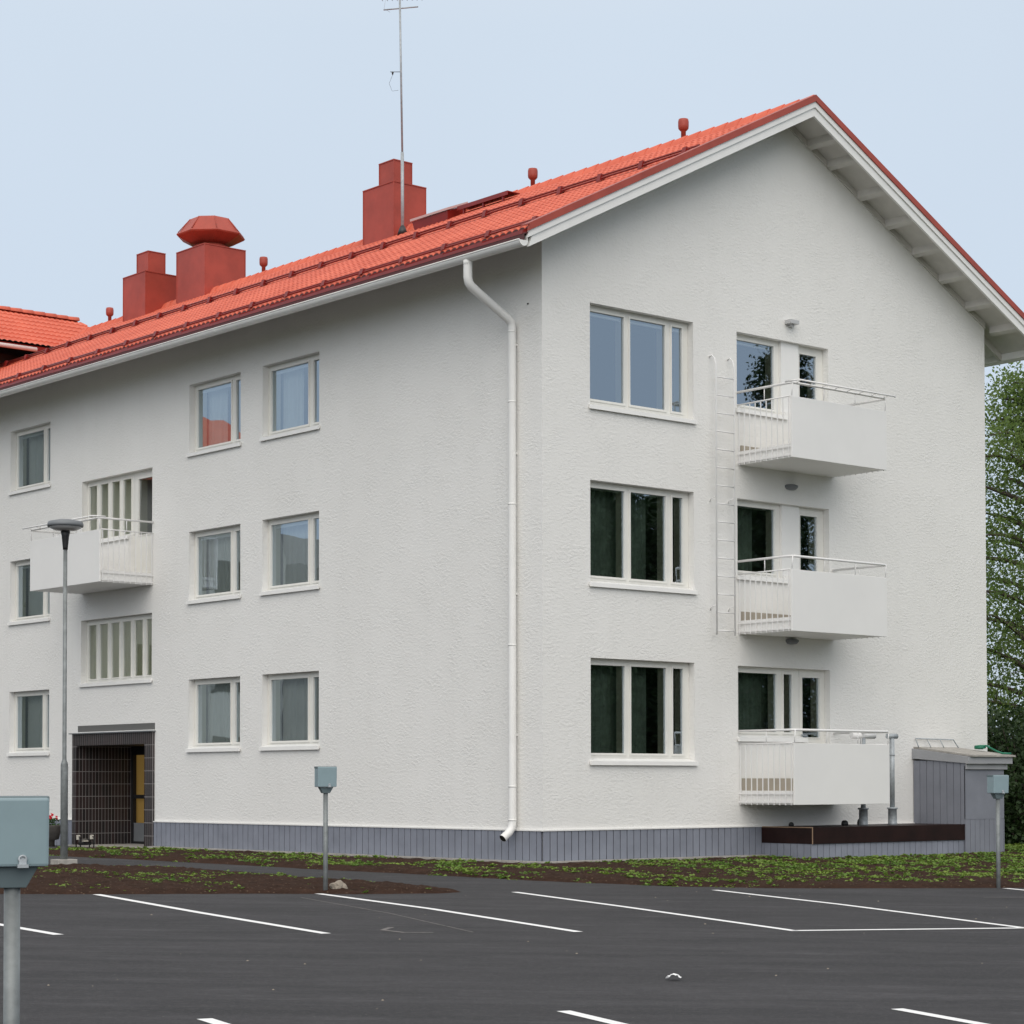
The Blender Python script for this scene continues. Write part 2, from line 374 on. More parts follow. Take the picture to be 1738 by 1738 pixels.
# ------------------------------------------------------------------ terrain
def plane_z(x, y):
    D = math.sin(YAW) * (x - CX) + math.cos(YAW) * (y - CY); X = math.cos(YAW) * (x - CX) - math.sin(YAW) * (y - CY)
    D = min(max(D, -20), 60); X = min(max(X, -25), 25)
    return -.453 + .0131 * D - .0163 * X
def gz(x, y):
    dx = max(-x, 0, x - 11); dy = max(-y, 0, y - 24); wt = min(1, math.hypot(dx, dy) / 5)
    return plane_z(x, y) * wt * wt * (3 - 2 * wt)
def grid(name, xs, ys, m, dz, keep=None, **k):
    v = []; idx = {}; f = []
    for i, x in enumerate(xs):
        for j, y in enumerate(ys): idx[i, j] = len(v); v.append((x, y, gz(x, y) + dz))
    for i in range(len(xs) - 1):
        for j in range(len(ys) - 1):
            if keep and not keep((xs[i] + xs[i + 1]) / 2, (ys[j] + ys[j + 1]) / 2): continue
            f.append((idx[i, j], idx[i + 1, j], idx[i + 1, j + 1], idx[i, j + 1]))
    me = bpy.data.meshes.new(name); me.from_pydata(v, [], f); me.materials.append(MATS[m])
    for p in me.polygons: p.use_smooth = True
    o = bpy.data.objects.new(name, me); COL.objects.link(o); return setp(o, **k)
def spread(a, b, c, d, st):      # fine steps inside b..c, coarse outside
    r = [a, (a + b) / 2]; x = b
    while x < c: r.append(round(x, 4)); x += st
    return r + [c, (c + d) / 2, d]
grid('ground', spread(-900, -60, 60, 900, 2.0), spread(-900, -60, 60, 900, 2.0), 'grass_ground', -.04, kind='structure')
LOTN = (.357, .934)   # normal of the lot's front edge, through (-9.16,-2.51)
def lot_side(x, y): return (x + 9.16) * LOTN[0] + (y + 2.31) * LOTN[1]
grid('parking_lot', spread(-60, -30, 20, 40, .5), spread(-60, -32, 24, 30, .5), 'asphalt', 0.,
     keep=lambda x, y: (lot_side(x, y) < .3 or x < -.1) and x < 26, kind='structure')

def inside(p, poly):
    x, y = p; c = False; n = len(poly)
    for i in range(n):
        x1, y1 = poly[i]; x2, y2 = poly[(i + 1) % n]
        if (y1 > y) != (y2 > y) and x < (x2 - x1) * (y - y1) / (y2 - y1) + x1: c = not c
    return c
def pdist(p, poly):
    best = 9e9; px, py = p
    for i in range(len(poly)):
        x1, y1 = poly[i]; x2, y2 = poly[(i + 1) % len(poly)]; dx, dy = x2 - x1, y2 - y1
        t = max(0, min(1, ((px - x1) * dx + (py - y1) * dy) / (dx * dx + dy * dy + 1e-9)))
        best = min(best, math.hypot(px - x1 - t * dx, py - y1 - t * dy))
    return best
def bed_h(x, y, poly):
    d = pdist((x, y), poly)
    if not inside((x, y), poly): return gz(x, y) - .03
    d = max(0, d + .06 * noise.noise(Vector((x * 2.7, y * 2.7, 0))) - .02)
    e_ = min(1, d / .35); base = .055 * e_ * (2 - e_)
    n1 = noise.noise(Vector((x * 2.1, y * 2.1, 3))) * .018 + noise.noise(Vector((x * 7, y * 7, 9))) * .022 + noise.noise(Vector((x * 19, y * 19, 5))) * .022
    return gz(x, y) - .014 + base * 1.25 + n1 * min(1, e_ * 2)
def bed(poly, cell, **k):
    x0 = min(p[0] for p in poly); x1 = max(p[0] for p in poly); y0 = min(p[1] for p in poly); y1 = max(p[1] for p in poly)
    x0 -= cell * 2; y0 -= cell * 2; x1 += cell * 2; y1 += cell * 2; nx = int((x1 - x0) / cell) + 2; ny = int((y1 - y0) / cell) + 2; v = []; idx = {}; f = []
    ok = set()
    for i in range(nx):
        for j in range(ny):
            x, y = x0 + i * cell, y0 + j * cell
            if inside((x, y), poly) or pdist((x, y), poly) < cell * 1.5: ok.add((i, j))
    for i in range(nx - 1):
        for j in range(ny - 1):
            q = ((i, j), (i + 1, j), (i + 1, j + 1), (i, j + 1))
            if all(c in ok for c in q):
                for c in q:
                    if c not in idx:
                        x, y = x0 + c[0] * cell, y0 + c[1] * cell; idx[c] = len(v); v.append((x, y, bed_h(x, y, poly)))
                f.append(tuple(idx[c] for c in q))
    me = bpy.data.meshes.new('planting_bed'); me.from_pydata(v, [], f); me.materials.append(MATS['soil'])
    for p in me.polygons: p.use_smooth = True
    o = bpy.data.objects.new('planting_bed', me); COL.objects.link(o); return setp(o, **k)
bedA = [(-10.98, 5.3), (-8.38, 4.05), (-7.25, 3.45), (-6.7, 3.15), (-5.96, 2.5), (-5.35, 1.65), (-5.14, -.02), (-5.03, -1.28), (-4.87, -2.3), (-4.76, -3.0), (-4.76, -3.7), (-4.89, -4.2),
        (-5.35, -4.22), (-5.95, -4.02), (-6.37, -3.84), (-6.82, -3.56), (-7.66, -3.13), (-9.14, -2.46), (-9.74, -2.09), (-10.98, -1.45), (-16, .6), (-16, 7.2)]
bedB = [(-5.12, 6.35), (-5.06, 5.7), (-4.66, 4.75), (-4.26, 3.66), (-3.77, 1.97), (-3.5, .58), (-3.09, -1.0), (-2.84, -2.3), (-2.53, -3.05), (-2.18, -3.7), (-1.65, -4.55), (-.6, -5.5), (.59, -6.12), (2.52, -6.98), (3.81, -7.55), (9, -9.5), (14.2, -11.5),
        (14.2, 1.5), (11.2, 1.5), (11.2, -.1), (10.1, -.1), (10.1, -1.2), (4.8, -1.2), (4.8, -.19), (-.19, -.19), (-.19, 9.9), (-1.4, 9.9), (-3.4, 8.4), (-4.9, 7.3)]
bed(bedA, .07, kind='structure'); bed(bedB, .085, kind='structure')

# low sprouting weeds, uncountable
def weeds(poly, n, dens, size, name, **k):
    v = []; f = []; x0 = min(p[0] for p in poly); x1 = max(p[0] for p in poly); y0 = min(p[1] for p in poly); y1 = max(p[1] for p in poly)
    c = 0; tries = 0
    while c < n and tries < n * 30:
        tries += 1; x, y = random.uniform(x0, x1), random.uniform(y0, y1)
        if not inside((x, y), poly) or random.random() > dens(x, y): continue
        z = bed_h(x, y, poly) - .01; c += 1
        sz = size * random.uniform(.5, 1.5)
        for q in range(random.randint(4, 8)):
            a = random.uniform(0, 6.28); up = random.uniform(.3, 1.1); L = sz * random.uniform(.7, 1.2); wd = L * random.uniform(.22, .42)
            d = Vector((math.cos(a), math.sin(a), up)).normalized() * L; s = Vector((-math.sin(a), math.cos(a), 0)) * wd
            o = Vector((x + random.uniform(-.02, .02), y + random.uniform(-.02, .02), z)); b = len(v)
            tip = o + d - Vector((0, 0, L * .12))
            v += [tuple(o), tuple(o + d * .55 + s), tuple(tip), tuple(o + d * .55 - s)]; f.append((b, b + 1, b + 2, b + 3))
    me = bpy.data.meshes.new(name); me.from_pydata(v, [], f); me.materials.append(MATS['weed_leaf'])
    o = bpy.data.objects.new(name, me); COL.objects.link(o); return setp(o, **k)
def clump(x, y, s, t0): return max(0, min(1, (noise.noise(Vector((x * s, y * s, 7.7))) * .5 + .5 - t0) * 6))
weeds(bedA, 3000, lambda x, y: clump(x, y, 1.3, .50) * (.25 + .75 * min(1, max(0, lot_side(x, y) - .3) / 1.0)) * (0 if x > -5.1 and y < -2.4 else 1), .036, 'weeds', kind='stuff', label='low green weeds sprouting in the brown soil strip behind the parking bays', cat='weeds')
weeds(bedB, 21000, lambda x, y: (clump(x, y, 1.5, .46) * .5 if x < 0 else min(1, .15 + clump(x, y, 1.2, .42) + max(0, (x - 9) / 3)) * (.30 + .95 * min(1, x / 5)) * min(1, max(0, lot_side(x, y) - .25) / .6)) * (min(1, (-.35 - x) / .4) if x < -.1 else 1 if y < -.45 or x > 5 else .1), .050, 'weeds', kind='stuff', label='green weeds covering the soil bed along the white gable wall', cat='weeds')

# painted bay lines
def strip(pts, wd, m, dz=.004, name='bay_line', taper=None, **k):
    v = []; f = []; P = []
    for i in range(len(pts) - 1):
        a, b = Vector(pts[i]), Vector(pts[i + 1]); n_ = max(1, int((b - a).length / .25))
        for j in range(n_): P.append(a.lerp(b, j / n_))
    P.append(Vector(pts[-1]))
    for i, p in enumerate(P):
        d = (P[min(i + 1, len(P) - 1)] - P[max(i - 1, 0)]).normalized(); s = Vector((-d.y, d.x)) * wd / 2
        for q in (p + s, p - s): v.append((q.x, q.y, gz(q.x, q.y) + dz))
        if i: b = 2 * i; f.append((b - 2, b - 1, b + 1, b))
    me = bpy.data.meshes.new(name); me.from_pydata(v, [], f); me.materials.append(MATS[m])
    o = bpy.data.objects.new(name, me); COL.objects.link(o); return setp(o, **k)
lines = [[(-9.13, -2.45), (-9.63, -5.5), (-10.02, -8.32)], [(-6.70, -3.40), (-7.10, -6.2), (-7.78, -9.39)], [(-4.35, -4.42), (-4.93, -7.0), (-5.79, -10.42)], [(-5.79, -10.37), (-3.37, -11.38), (2.0, -13.4), (9, -16.2)],
         [(-1.71, -5.32), (-2.33, -8.0), (-3.35, -11.36)], [(2.28, -6.93), (1.4, -10.2), (.85, -13.0)], [(-11.75, -1.5), (-12.05, -4.4), (-12.22, -7.19)],
         [(-14.50, -13.25), (-15.1, -16.2), (-15.8, -19.2)], [(-12.28, -14.2), (-13.0, -17.2), (-13.7, -20.2)], [(-10.25, -15.38), (-10.98, -18.4), (-11.7, -21.4)], [(-8.1, -16.4), (-8.8, -19.4)]]
for ln in lines: strip(ln, .105, 'road_paint', kind='structure')
strip([(-9.02, -8.02), (-9.30, -8.25), (-9.30, -8.58), (-9.05, -8.72)], .06, 'worn_chalk', .003, name='chalk_mark', kind='structure')
strip([(-7.3, -4.0), (-7.9, -6.5), (-8.7, -8.9)], .02, 'worn_chalk', .003, name='chalk_mark', kind='structure')
strip([(.4, -8.0), (4.5, -9.9), (9, -11.2)], .03, 'worn_chalk', .003, name='chalk_mark', kind='structure')

# ------------------------------------------------------------------ apartment building
B = empty('apartment_building', label='white rendered three storey apartment building with red tiled roof and blue grey base', cat='building')
W, LEN = 11.03, 24.2
APX, APZ = 5.515, 12.775
def ztop(x): return APZ - .507 * abs(x - APX)
def ztile(x): return 12.78 - .505 * abs(x - APX)
FL = 2.835

# openings --------------------------------------------------------
ZT, ZS = 3.234, 1.92
wins = []   # (wall, s0, s1, z0, z1, glass cells, kind)
for i in range(3):
    z0, z1 = ZS + FL * i - .035 * (i > 0) * i, ZT + 2.8 * i
    z0 = 1.93 + 2.8 * i
    for s0, s1 in ((5.912, 7.678), (8.395, 10.153), (15.567, 17.318)):
        wd = s1 - s0
        g = [(s0 + .10, s0 + .335, z0 + .10, z1 - .10), (s0 + .50, s1 - .11, z0 + .10, z1 - .10)]
        wins.append(('L', s0, s1, z0, z1, g, 'small', i))
z0, z1 = 3.30, 4.586
st = [(14.20 - .450 * k - .37, 14.20 - .450 * k - .06) for k in range(6)]
wins.append(('L', 11.49, 14.245, z0, z1, [(a, b, z0 + .09, z1 - .10) for a, b in st], 'stair', 1))
z0, z1 = 6.17, 7.42
wins.append(('L', 12.37, 14.23, z0, z1, [(a, b, z0 + .05, z1 - .10) for a, b in st[:4]], 'stair', 2))
wins.append(('L', 11.49, 12.37, 5.32, 7.42, [(11.60, 12.20, 6.16, 7.27)], 'door', 2))
for i in range(3):
    z1 = 3.232 + 2.8 * i; z0 = 1.62 + 2.8 * i
    wins.append(('G', 1.004, 3.307, z0, z1, [(1.10, 1.853, z0 + .12, z1 - .10), (1.99, 2.775, z0 + .12, z1 - .10), (2.93, 3.16, z0 + .12, z1 - .10)], 'big', i))
    zt = 3.22 + 2.8 * i
    if i == 0:
        wins.append(('G', 4.334, 5.98, 2.03, zt, [(4.44, 5.40, 2.13, zt - .10), (5.58, 5.79, 2.13, zt - .10)], 'mid', i))
        wins.append(('G', 5.98, 6.632, 1.06, zt, [(6.05, 6.49, 2.05, zt - .14)], 'door', i))
    else:
        wins.append(('G', 4.334, 5.51, 1.93 + 2.8 * i, zt, [(4.44, 5.37, 2.03 + 2.8 * i, zt - .10)], 'mid', i))
        wins.append(('G', 5.95, 6.632, 1.06 + 2.8 * i, zt, [(6.02, 6.45, 2.0 + 2.8 * i, zt - .14)], 'door', i))

wall = MB(WL)
EAVE = ztop(0) - .20
hl = [(a, b, c, d) for w_, a, b, c, d, *_ in wins if w_ == 'L'] + [(11.67, 14.32, .0, 2.04)]
wall.holed(0, LEN, -.3, EAVE, hl, 0, -.40)
wall.mp = WG
hg = [(a, b, c, d) for w_, a, b, c, d, *_ in wins if w_ == 'G']
for i in (1, 2): hg.append((5.51, 5.95, 2.0 + 2.8 * i, 3.22 + 2.8 * i))
wall.holed(0, W, -.3, EAVE, hg, 0, -.40)
wall.face([(0, 0, EAVE), (W, 0, EAVE), (APX, 0, ztop(APX) - .20)])
wall.mp = ID
wall.face([(W, 0, -.3), (W, LEN, -.3), (W, LEN, EAVE), (W, 0, EAVE)]); wall.face([(0, LEN, -.3), (W, LEN, -.3), (W, LEN, EAVE), (APX, LEN, ztop(APX) - .2), (0, LEN, EAVE)])
wall.build('wall', 'stucco', B, recalc=False)

def window(w_, s0, s1, z0, z1, glass, kind, fl):
    mp = WL if w_ == 'L' else WG
    d = .13
    fr = MB(mp)
    fr.holed(s0 + .002, s1 - .002, z0 + .002, z1 - .002, glass, -d, -d - .045)
    if kind == 'stair' or kind == 'door': ex = .02
    else: ex = .035
    for a0, a1, b0, b1 in glass:      # raised sash around every light
        for q in ((a0 - ex, a0, b0 - ex, b1 + ex), (a1, a1 + ex, b0 - ex, b1 + ex), (a0, a1, b0 - ex, b0), (a0, a1, b1, b1 + ex)):
            fr.box(q[0], q[1], -d + .0005, -d + .014, q[2], q[3])
    fr.cur = 1
    for a0, a1, b0, b1 in glass:
        for p, q in (((a0, b0), (a0, b1)), ((a1, b1), (a1, b0)), ((a0, b1), (a1, b1)), ((a1, b0), (a0, b0))):
            fr.face([(p[0], -d - .045, p[1]), (q[0], -d - .045, q[1]), (q[0], -d - .19, q[1]), (p[0], -d - .19, p[1])])
    name = 'balcony_door' if kind == 'door' else 'window'
    fo = fr.build(name, ['frame_paint', 'lining'], B, recalc=False)
    pane = MB(mp)
    for a0, a1, b0, b1 in glass:
        q = [(a0, -d - .02, b0), (a1, -d - .02, b0), (a1, -d - .02, b1), (a0, -d - .02, b1)]
        pane.face(q if w_ == 'G' else q[::-1])          # normals outwards
    po = pane.build('pane', 'stair_glass' if w_ == 'L' and kind in ('stair', 'door') else 'glass', fo, recalc=False)
    if kind != 'door':
        sl_ = MB(mp); e0, e1 = s0 - .035, s1 + .035
        sl_.prism([(-d + .016, z0 + .035), (.045, z0 - .008), (.052, z0 - .072), (.030, z0 - .072), (.018, z0 - .045), (-d + .016, z0 - .004)], s0 + .004, s1 - .004, axis=0)
        sl_.prism([(.003, z0 - .0005), (.046, z0 - .0095), (.054, z0 - .073), (.028, z0 - .073), (.003, z0 - .034)], e0, s0 + .003, axis=0)
        sl_.prism([(.003, z0 - .0005), (.046, z0 - .0095), (.054, z0 - .073), (.028, z0 - .073), (.003, z0 - .034)], s1 - .003, e1, axis=0)
        sl_.build('window_sill', 'white_paint', fo)
    # room behind
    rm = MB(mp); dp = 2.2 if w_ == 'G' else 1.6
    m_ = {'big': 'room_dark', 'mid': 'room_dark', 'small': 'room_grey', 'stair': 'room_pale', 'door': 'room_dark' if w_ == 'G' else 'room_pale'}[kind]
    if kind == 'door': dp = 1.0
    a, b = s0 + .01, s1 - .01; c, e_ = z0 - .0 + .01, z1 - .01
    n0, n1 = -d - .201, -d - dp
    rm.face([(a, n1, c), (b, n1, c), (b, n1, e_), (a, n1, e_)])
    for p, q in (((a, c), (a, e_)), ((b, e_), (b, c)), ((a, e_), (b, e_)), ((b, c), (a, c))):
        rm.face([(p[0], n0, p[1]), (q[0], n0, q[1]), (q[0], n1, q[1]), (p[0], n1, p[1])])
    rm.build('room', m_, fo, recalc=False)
    # inner curtains or blinds
    if kind in ('small', 'stair') or (w_ == 'G' and fl < 2):
        cu = MB(mp); nn = -d - (.26 if kind == 'small' else .215)
        if kind == 'small': spans = [(s1 - .11 - .62, s1 - .08)] if fl == 2 else [(s0 + .08, s1 - .08)]
        elif kind == 'stair': spans = [(s0 + .05, s1 - .05)]
        else: spans = [(s0 + .05, s0 + (s1 - s0) * .72)]; nn = -d - .35
        for a, b in spans:
            k = int((b - a) / .03); prev = None
            for j in range(k + 1):
                s = a + (b - a) * j / k; off = .018 * math.sin(s * 55) + .01 * math.sin(s * 23)
                if prev: cu.face([(prev[0], nn + prev[1], z0 + .03), (s, nn + off, z0 + .03), (s, nn + off, z1 - .06), (prev[0], nn + prev[1], z1 - .06)], smooth=True)
                prev = (s, off)
        cu.build('curtain', 'curtain_beige' if kind == 'stair' else 'curtain_grey' if kind == 'small' else 'curtain_dark', fo, recalc=False)
    if kind in ('big', 'mid', 'small') and (fl == 2 or (kind == 'small' and fl == 1)):
        bl = MB(mp)
        for a0, a1, b0, b1 in glass:
            if a1 - a0 > .15: bl.box(a0 + .01, a1 - .01, -d - .10, -d - .065, b1 - .055, b1 - .025)
        bl.build('blind', 'white_paint', fo)
    if kind == 'door' and w_ == 'G':
        hd = MB(mp); hd.box(s0 + .03, s0 + .05, -d + .012, -d + .045, glass[0][2] + .02, glass[0][2] + .05); hd.box(s0 + .03, s0 + .14, -d + .045, -d + .06, glass[0][2] + .025, glass[0][2] + .043)
        hd.build('handle', 'galv', fo)
    return fo
for q in wins: window(*q)
# white infill panels between balcony window and door (upper two storeys)
for i in (1, 2):
    MB(WG).box(5.5105, 5.9495, -.30, -.075, 2.0 + 2.8 * i + .002, 3.22 + 2.8 * i - .002).build('infill_panel', 'smooth_white', B)

# plinth ----------------------------------------------------------
def planks(mb, s0, s1, z0, z1, step, n0=.0, n1=.022, gap=.012, edges=(.0, .0)):
    s = s0 + edges[0]
    if edges[0]: mb.box(s0, s - gap / 2, n0, n1, z0, z1)
    while s < s1 - .01:
        e_ = min(s + step, s1); mb.box(s + gap / 2, e_ - gap / 2 if e_ < s1 else s1, n0, n1, z0, z1); s = e_
pl = MB(WL); planks(pl, .024, 11.36, -.2, .525, .166, gap=.018, edges=(.10, 0)); planks(pl, 14.52, LEN, -.2, .525, .166, gap=.018)
pl.mp = WG; planks(pl, .0, W, -.2, .525, .148, gap=.018, edges=(.13, 0))
pl.mp = ID; pl.box(W, W + .02, 0, LEN, -.2, .525)
pl.cur = 1; pl.mp = WL; pl.face([(0, .004, -.2), (11.36, .004, -.2), (11.36, .004, .52), (0, .004, .52)]); pl.face([(14.52, .004, -.2), (LEN, .004, -.2), (LEN, .004, .52), (14.52, .004, .52)])
pl.mp = WG; pl.face([(0, .004, -.2), (W, .004, -.2), (W, .004, .52), (0, .004, .52)])
pl.build('plinth', ['plinth_blue', 'plinth_gap'], B, recalc=False)
dr = MB(WL); dr.box(-.036, 11.36, .002, .036, .527, .547); dr.box(14.52, LEN, .002, .036, .527, .547); dr.mp = WG; dr.box(-.001, W, .002, .036, .5275, .5475)
dr.build('drip_strip', 'white_paint', B)
ft = MB(WL); ft.box(-.21, 11.3, .03, .21, -.3, .066); ft.mp = WG; ft.box(0, 4.85, .03, .21, -.3, .0655)
ft.build('footing', 'concrete', B)

# roof ------------------------------------------------------------
Y0, Y1 = -.70, LEN - .2
def tile_h(u, y, p=.15):
    t = (y / p) % 1.0
    return .044 * (abs(math.sin(math.pi * t)) ** .62) - .028
def tiles(side, y0, y1, hires):
    mb = MB(); nC = 19 if side < 0 else 20; x_e = -.47 if side < 0 else -.955; L = APX - x_e; per = .15; ns = 6 if hires else 2
    ys = []; y = y0
    while y < y1: ys.append(y); y += per / ns
    base = len(mb.v); rows = []
    for c in range(nC):
        for (t, lift) in ((0.0, .015), (.06, .017), (1.0, .0)):
            f = (c + t) / nC; x = x_e + L * f if side < 0 else 2 * APX - (x_e + L * f)
            z = 12.78 - .505 * abs(x - APX) - .015
            row = []
            for y in ys: row.append(len(mb.v)); mb.v.append((x, y, z + lift + tile_h(u=0, y=y) * 1.0))
            rows.append(row)
    for i in range(len(rows) - 1):
        sm = (i % 3) != 2
        for j in range(len(ys) - 1):
            q = (rows[i][j], rows[i + 1][j], rows[i + 1][j + 1], rows[i][j + 1]); mb.f.append(q if side < 0 else q[::-1]); mb.sm.append(sm); mb.mi.append(0)
    # thickness edge at the eave, with a dark strip painting the shaded voids below
    b = len(mb.v); row = rows[0]
    for j in range(len(ys)): x, y, z = mb.v[row[j]]; mb.v.append((x, y, z - .014))
    for j in range(len(ys)): x, y, z = mb.v[row[j]]; mb.v.append((x + .015 * (1 if side < 0 else -1), y, z - .05 - .10))
    n_ = len(ys)
    for j in range(n_ - 1):
        mb.f.append((row[j], row[j + 1], b + j + 1, b + j)); mb.sm.append(False); mb.mi.append(0)
        mb.f.append((b + j, b + j + 1, b + n_ + j + 1, b + n_ + j)); mb.sm.append(False); mb.mi.append(1)
    return mb
roof = tiles(-1, Y0 + .03, Y1, True); r2 = tiles(1, Y0 + .03, Y1, False)
off = len(roof.v); roof.v += r2.v; roof.f += [tuple(i + off for i in f) for f in r2.f]; roof.sm += r2.sm; roof.mi += r2.mi
roof_o = roof.build('roof', ['roof_tile', 'red_drip_and_shade'], B, recalc=False)
# sheet metal eave apron below the tiles, laid in overlapping lengths
mb = MB(); y = Y0 + .02
while y < Y1:
    e_ = min(y + 1.0, Y1); zf = lambda x: ztile(x) + (.008 if x < -.9 else -.03)
    mb.hexa([(-.982, y, zf(-.975) - .045), (-.982, e_, zf(-.975) - .050), (-.43, e_, zf(-.43) - .03), (-.43, y, zf(-.43) - .03),
             (-.975, y, zf(-.975) + .018), (-.975, e_, zf(-.975) - .006), (-.43, e_, zf(-.43) - .022), (-.43, y, zf(-.43) - .004)])
    y += .955
mb.build('eave_apron', 'red_dark', roof_o)
# roof deck slab with boarded soffit
dk = MB()
for sgn in (-1, 1):
    X = lambda x: x if sgn < 0 else 2 * APX - x
    xe = -.90
    p = [(X(xe), ztop(xe) - .10), (APX, APZ - .10), (APX, APZ - .045), (X(xe), ztop(xe) - .075)]
    dk.prism(p, -.66, LEN + .1, axis=1)
dk.build('soffit', 'soffit', roof_o)
# verge: red flashing, two white barge boards
def rake(y0, y1, o0, o1, name, m, x_e=-.914, cut=0.):
    mb = MB()
    for sgn in (-1, 1):
        X = lambda x: x if sgn < 0 else 2 * APX - x
        q = [(X(x_e), ztop(x_e) + o0), (APX, APZ + o0), (APX, APZ + o1), (X(x_e + cut), ztop(x_e + cut) + o1)]
        if sgn > 0: q = q[::-1]
        mb.prism(q, y0, y1, axis=1)
    return mb.build(name, m, roof_o)
rake(-.745, -.56, .085, .108, 'verge_flashing', 'red_sheet')
rake(-.745, -.712, -.004, .0855, 'verge_flashing', 'red_sheet', cut=.02)
rake(-.722, -.66, -.105, -.003, 'bargeboard', 'white_paint', x_e=-.91, cut=.04)
rake(-.698, -.655, -.250, -.102, 'bargeboard', 'white_paint', x_e=-.88, cut=.08)
# frieze board and lookouts under the gable overhang
mb = MB()
for sgn in (-1, 1):
    X = lambda x: x if sgn < 0 else 2 * APX - x
    mb.prism([(X(-.0), ztop(0) - .215), (APX, APZ - .215), (APX, APZ - .10), (X(0), ztop(0) - .10)], -.028, 0., axis=1)
mb.build('frieze_board', 'soffit', roof_o)
px = [6.088, 6.605, 7.398, 8.156, 8.91, 9.654, 10.426, 11.15]
for x in px + [2 * APX - x for x in px]:
    mb = MB(); s = 1 if x > APX else -1
    a, b = x, x + s * .09
    mb.hexa([(a, -.655, ztop(a) - .225), (b, -.655, ztop(b) - .225), (b, -.028, ztop(b) - .225), (a, -.028, ztop(a) - .225),
             (a, -.655, ztop(a) - .10), (b, -.655, ztop(b) - .10), (b, -.028, ztop(b) - .10), (a, -.028, ztop(a) - .10)])
    mb.build('lookout_beam', 'soffit', roof_o)
# eaves: fascia, drip flashing, gutter on both sides; boxed rafters ends
for sgn in (-1, 1):
    X = lambda x: x if sgn < 0 else 2 * APX - x
    mb = MB(); mb.prism([(X(-.895), 9.31), (X(-.865), 9.31), (X(-.865), 9.44), (X(-.895), 9.43)], -.655, LEN, axis=1); mb.build('fascia', 'white_paint', roof_o)
    mb = MB(); mb.prism([(X(-.976), 9.475), (X(-.80), 9.525), (X(-.80), 9.50), (X(-.96), 9.465), (X(-.96), 9.32), (X(-.972), 9.32)], -.70, LEN, axis=1); mb.build('drip_flashing', 'red_drip_and_shade', roof_o)
    g = MB(); cx, cz, r_ = X(-.985), 9.362, .085
    prof = []
    for k in range(11):
        a = math.pi + math.pi * k / 10; prof.append((cx + r_ * math.cos(a), cz + r_ * math.sin(a)))
    prof += [(cx + r_, cz + .055), (cx + r_ - .006, cz + .055)] if sgn < 0 else [(cx + r_, cz + .055), (cx + r_ - .006, cz + .055)]
    prof += [(cx + (r_ - .006) * math.cos(a), cz + (r_ - .006) * math.sin(a)) for a in [2 * math.pi - math.pi * k / 10 for k in range(11)]]
    g.prism(prof, -.71, LEN, axis=1)
    g.tube([(X(-1.072), -.71, 9.366), (X(-1.072), LEN, 9.366)], .011, 8)
    g.prism(prof[:11], -.716, -.706, axis=1)
    for k in range(28):
        y = -.3 + k * .88; g.prism([(cx + (r_ + .004) * math.cos(math.pi + math.pi * q / 8), cz + (r_ + .004) * math.sin(math.pi + math.pi * q / 8)) for q in range(9)] + [(cx + r_ - .01, cz), (cx - r_ + .01, cz)], y, y + .025, axis=1) if k % 2 else None
    g.build('gutter', 'white_paint', roof_o)
    # horizontal soffit boards below the rafters at the right-hand eave only (the left one is sloped)
    for k in range(26):
        y = .25 + k * .93
        mb = MB(); a, b = (-.86, 0.0)
        mb.hexa([(X(a), y, ztop(a) - .23), (X(b), y, ztop(b) - .23), (X(b), y + .06, ztop(b) - .23), (X(a), y + .06, ztop(a) - .23),
                 (X(a), y, ztop(a) - .10), (X(b), y, ztop(b) - .10), (X(b), y + .06, ztop(b) - .10), (X(a), y + .06, ztop(a) - .10)])
        if sgn > 0 and k < 8: mb.build('rafter_tail', 'soffit', roof_o)
# ridge caps
rc = MB(); y = Y0 + .0
while y < Y1 - .2:
    segs = []
    for t, rr_ in ((0, .105), (.345, .085)):
        segs.append([(APX + dx, y + t, 12.79 + rr_ - (.115 + rr_) * abs(dx / .15) ** 1.5) for dx in [.15 - .0375 * k for k in range(9)]])
    for k in range(8): rc.face([segs[0][k], segs[0][k + 1], segs[1][k + 1], segs[1][k]], smooth=True)
    rc.face([s for s in segs[0]])
    y += .335
rc.build('ridge_caps', 'roof_tile', roof_o)
# upper snow guard: two pipes on brackets
def guard(x, y0, y1, step, h0, h1, comb):
    z = ztile(x) + .015; mb = MB()
    mb.tube([(x + .01, y0, z + h1), (x + .01, y1, z + h1)], .017, 6)
    mb.tube([(x - .015, y0, z + h0), (x - .015, y1, z + h0)], .017, 6)
    y = y0 + .3
    while y < y1:
        mb.prism([(x - .07, z - .02), (x + .06, z + .03), (x + .04, z + h1 + .026), (x - .035, z + h1 + .026)], y - .045, y + .045, axis=1)
        mb.prism([(x - .10, z - .045), (x + .20, z + .105), (x + .20, z + .115), (x - .10, z - .03)], y - .025, y + .025, axis=1)
        y += step
    return mb.build('snow_guard', 'red_dark', roof_o)
guard(3.0, -.45, Y1 - .3, 1.02, .035, .085, False)
guard(-.40, -.62, Y1 - .3, 1.10, .020, .055, True)
# capped vent pipes behind the ridge
for y in (2.75, 6.93, 16.35, 23.3):
    mb = MB(); mb.lathe([(.045, 12.5), (.045, 13.13), (.06, 13.135), (.092, 13.17), (.098, 13.22), (.098, 13.30), (.088, 13.345), (.05, 13.355)], 5.85, y, 16)
    mb.build('roof_vent', 'red_sheet', B)
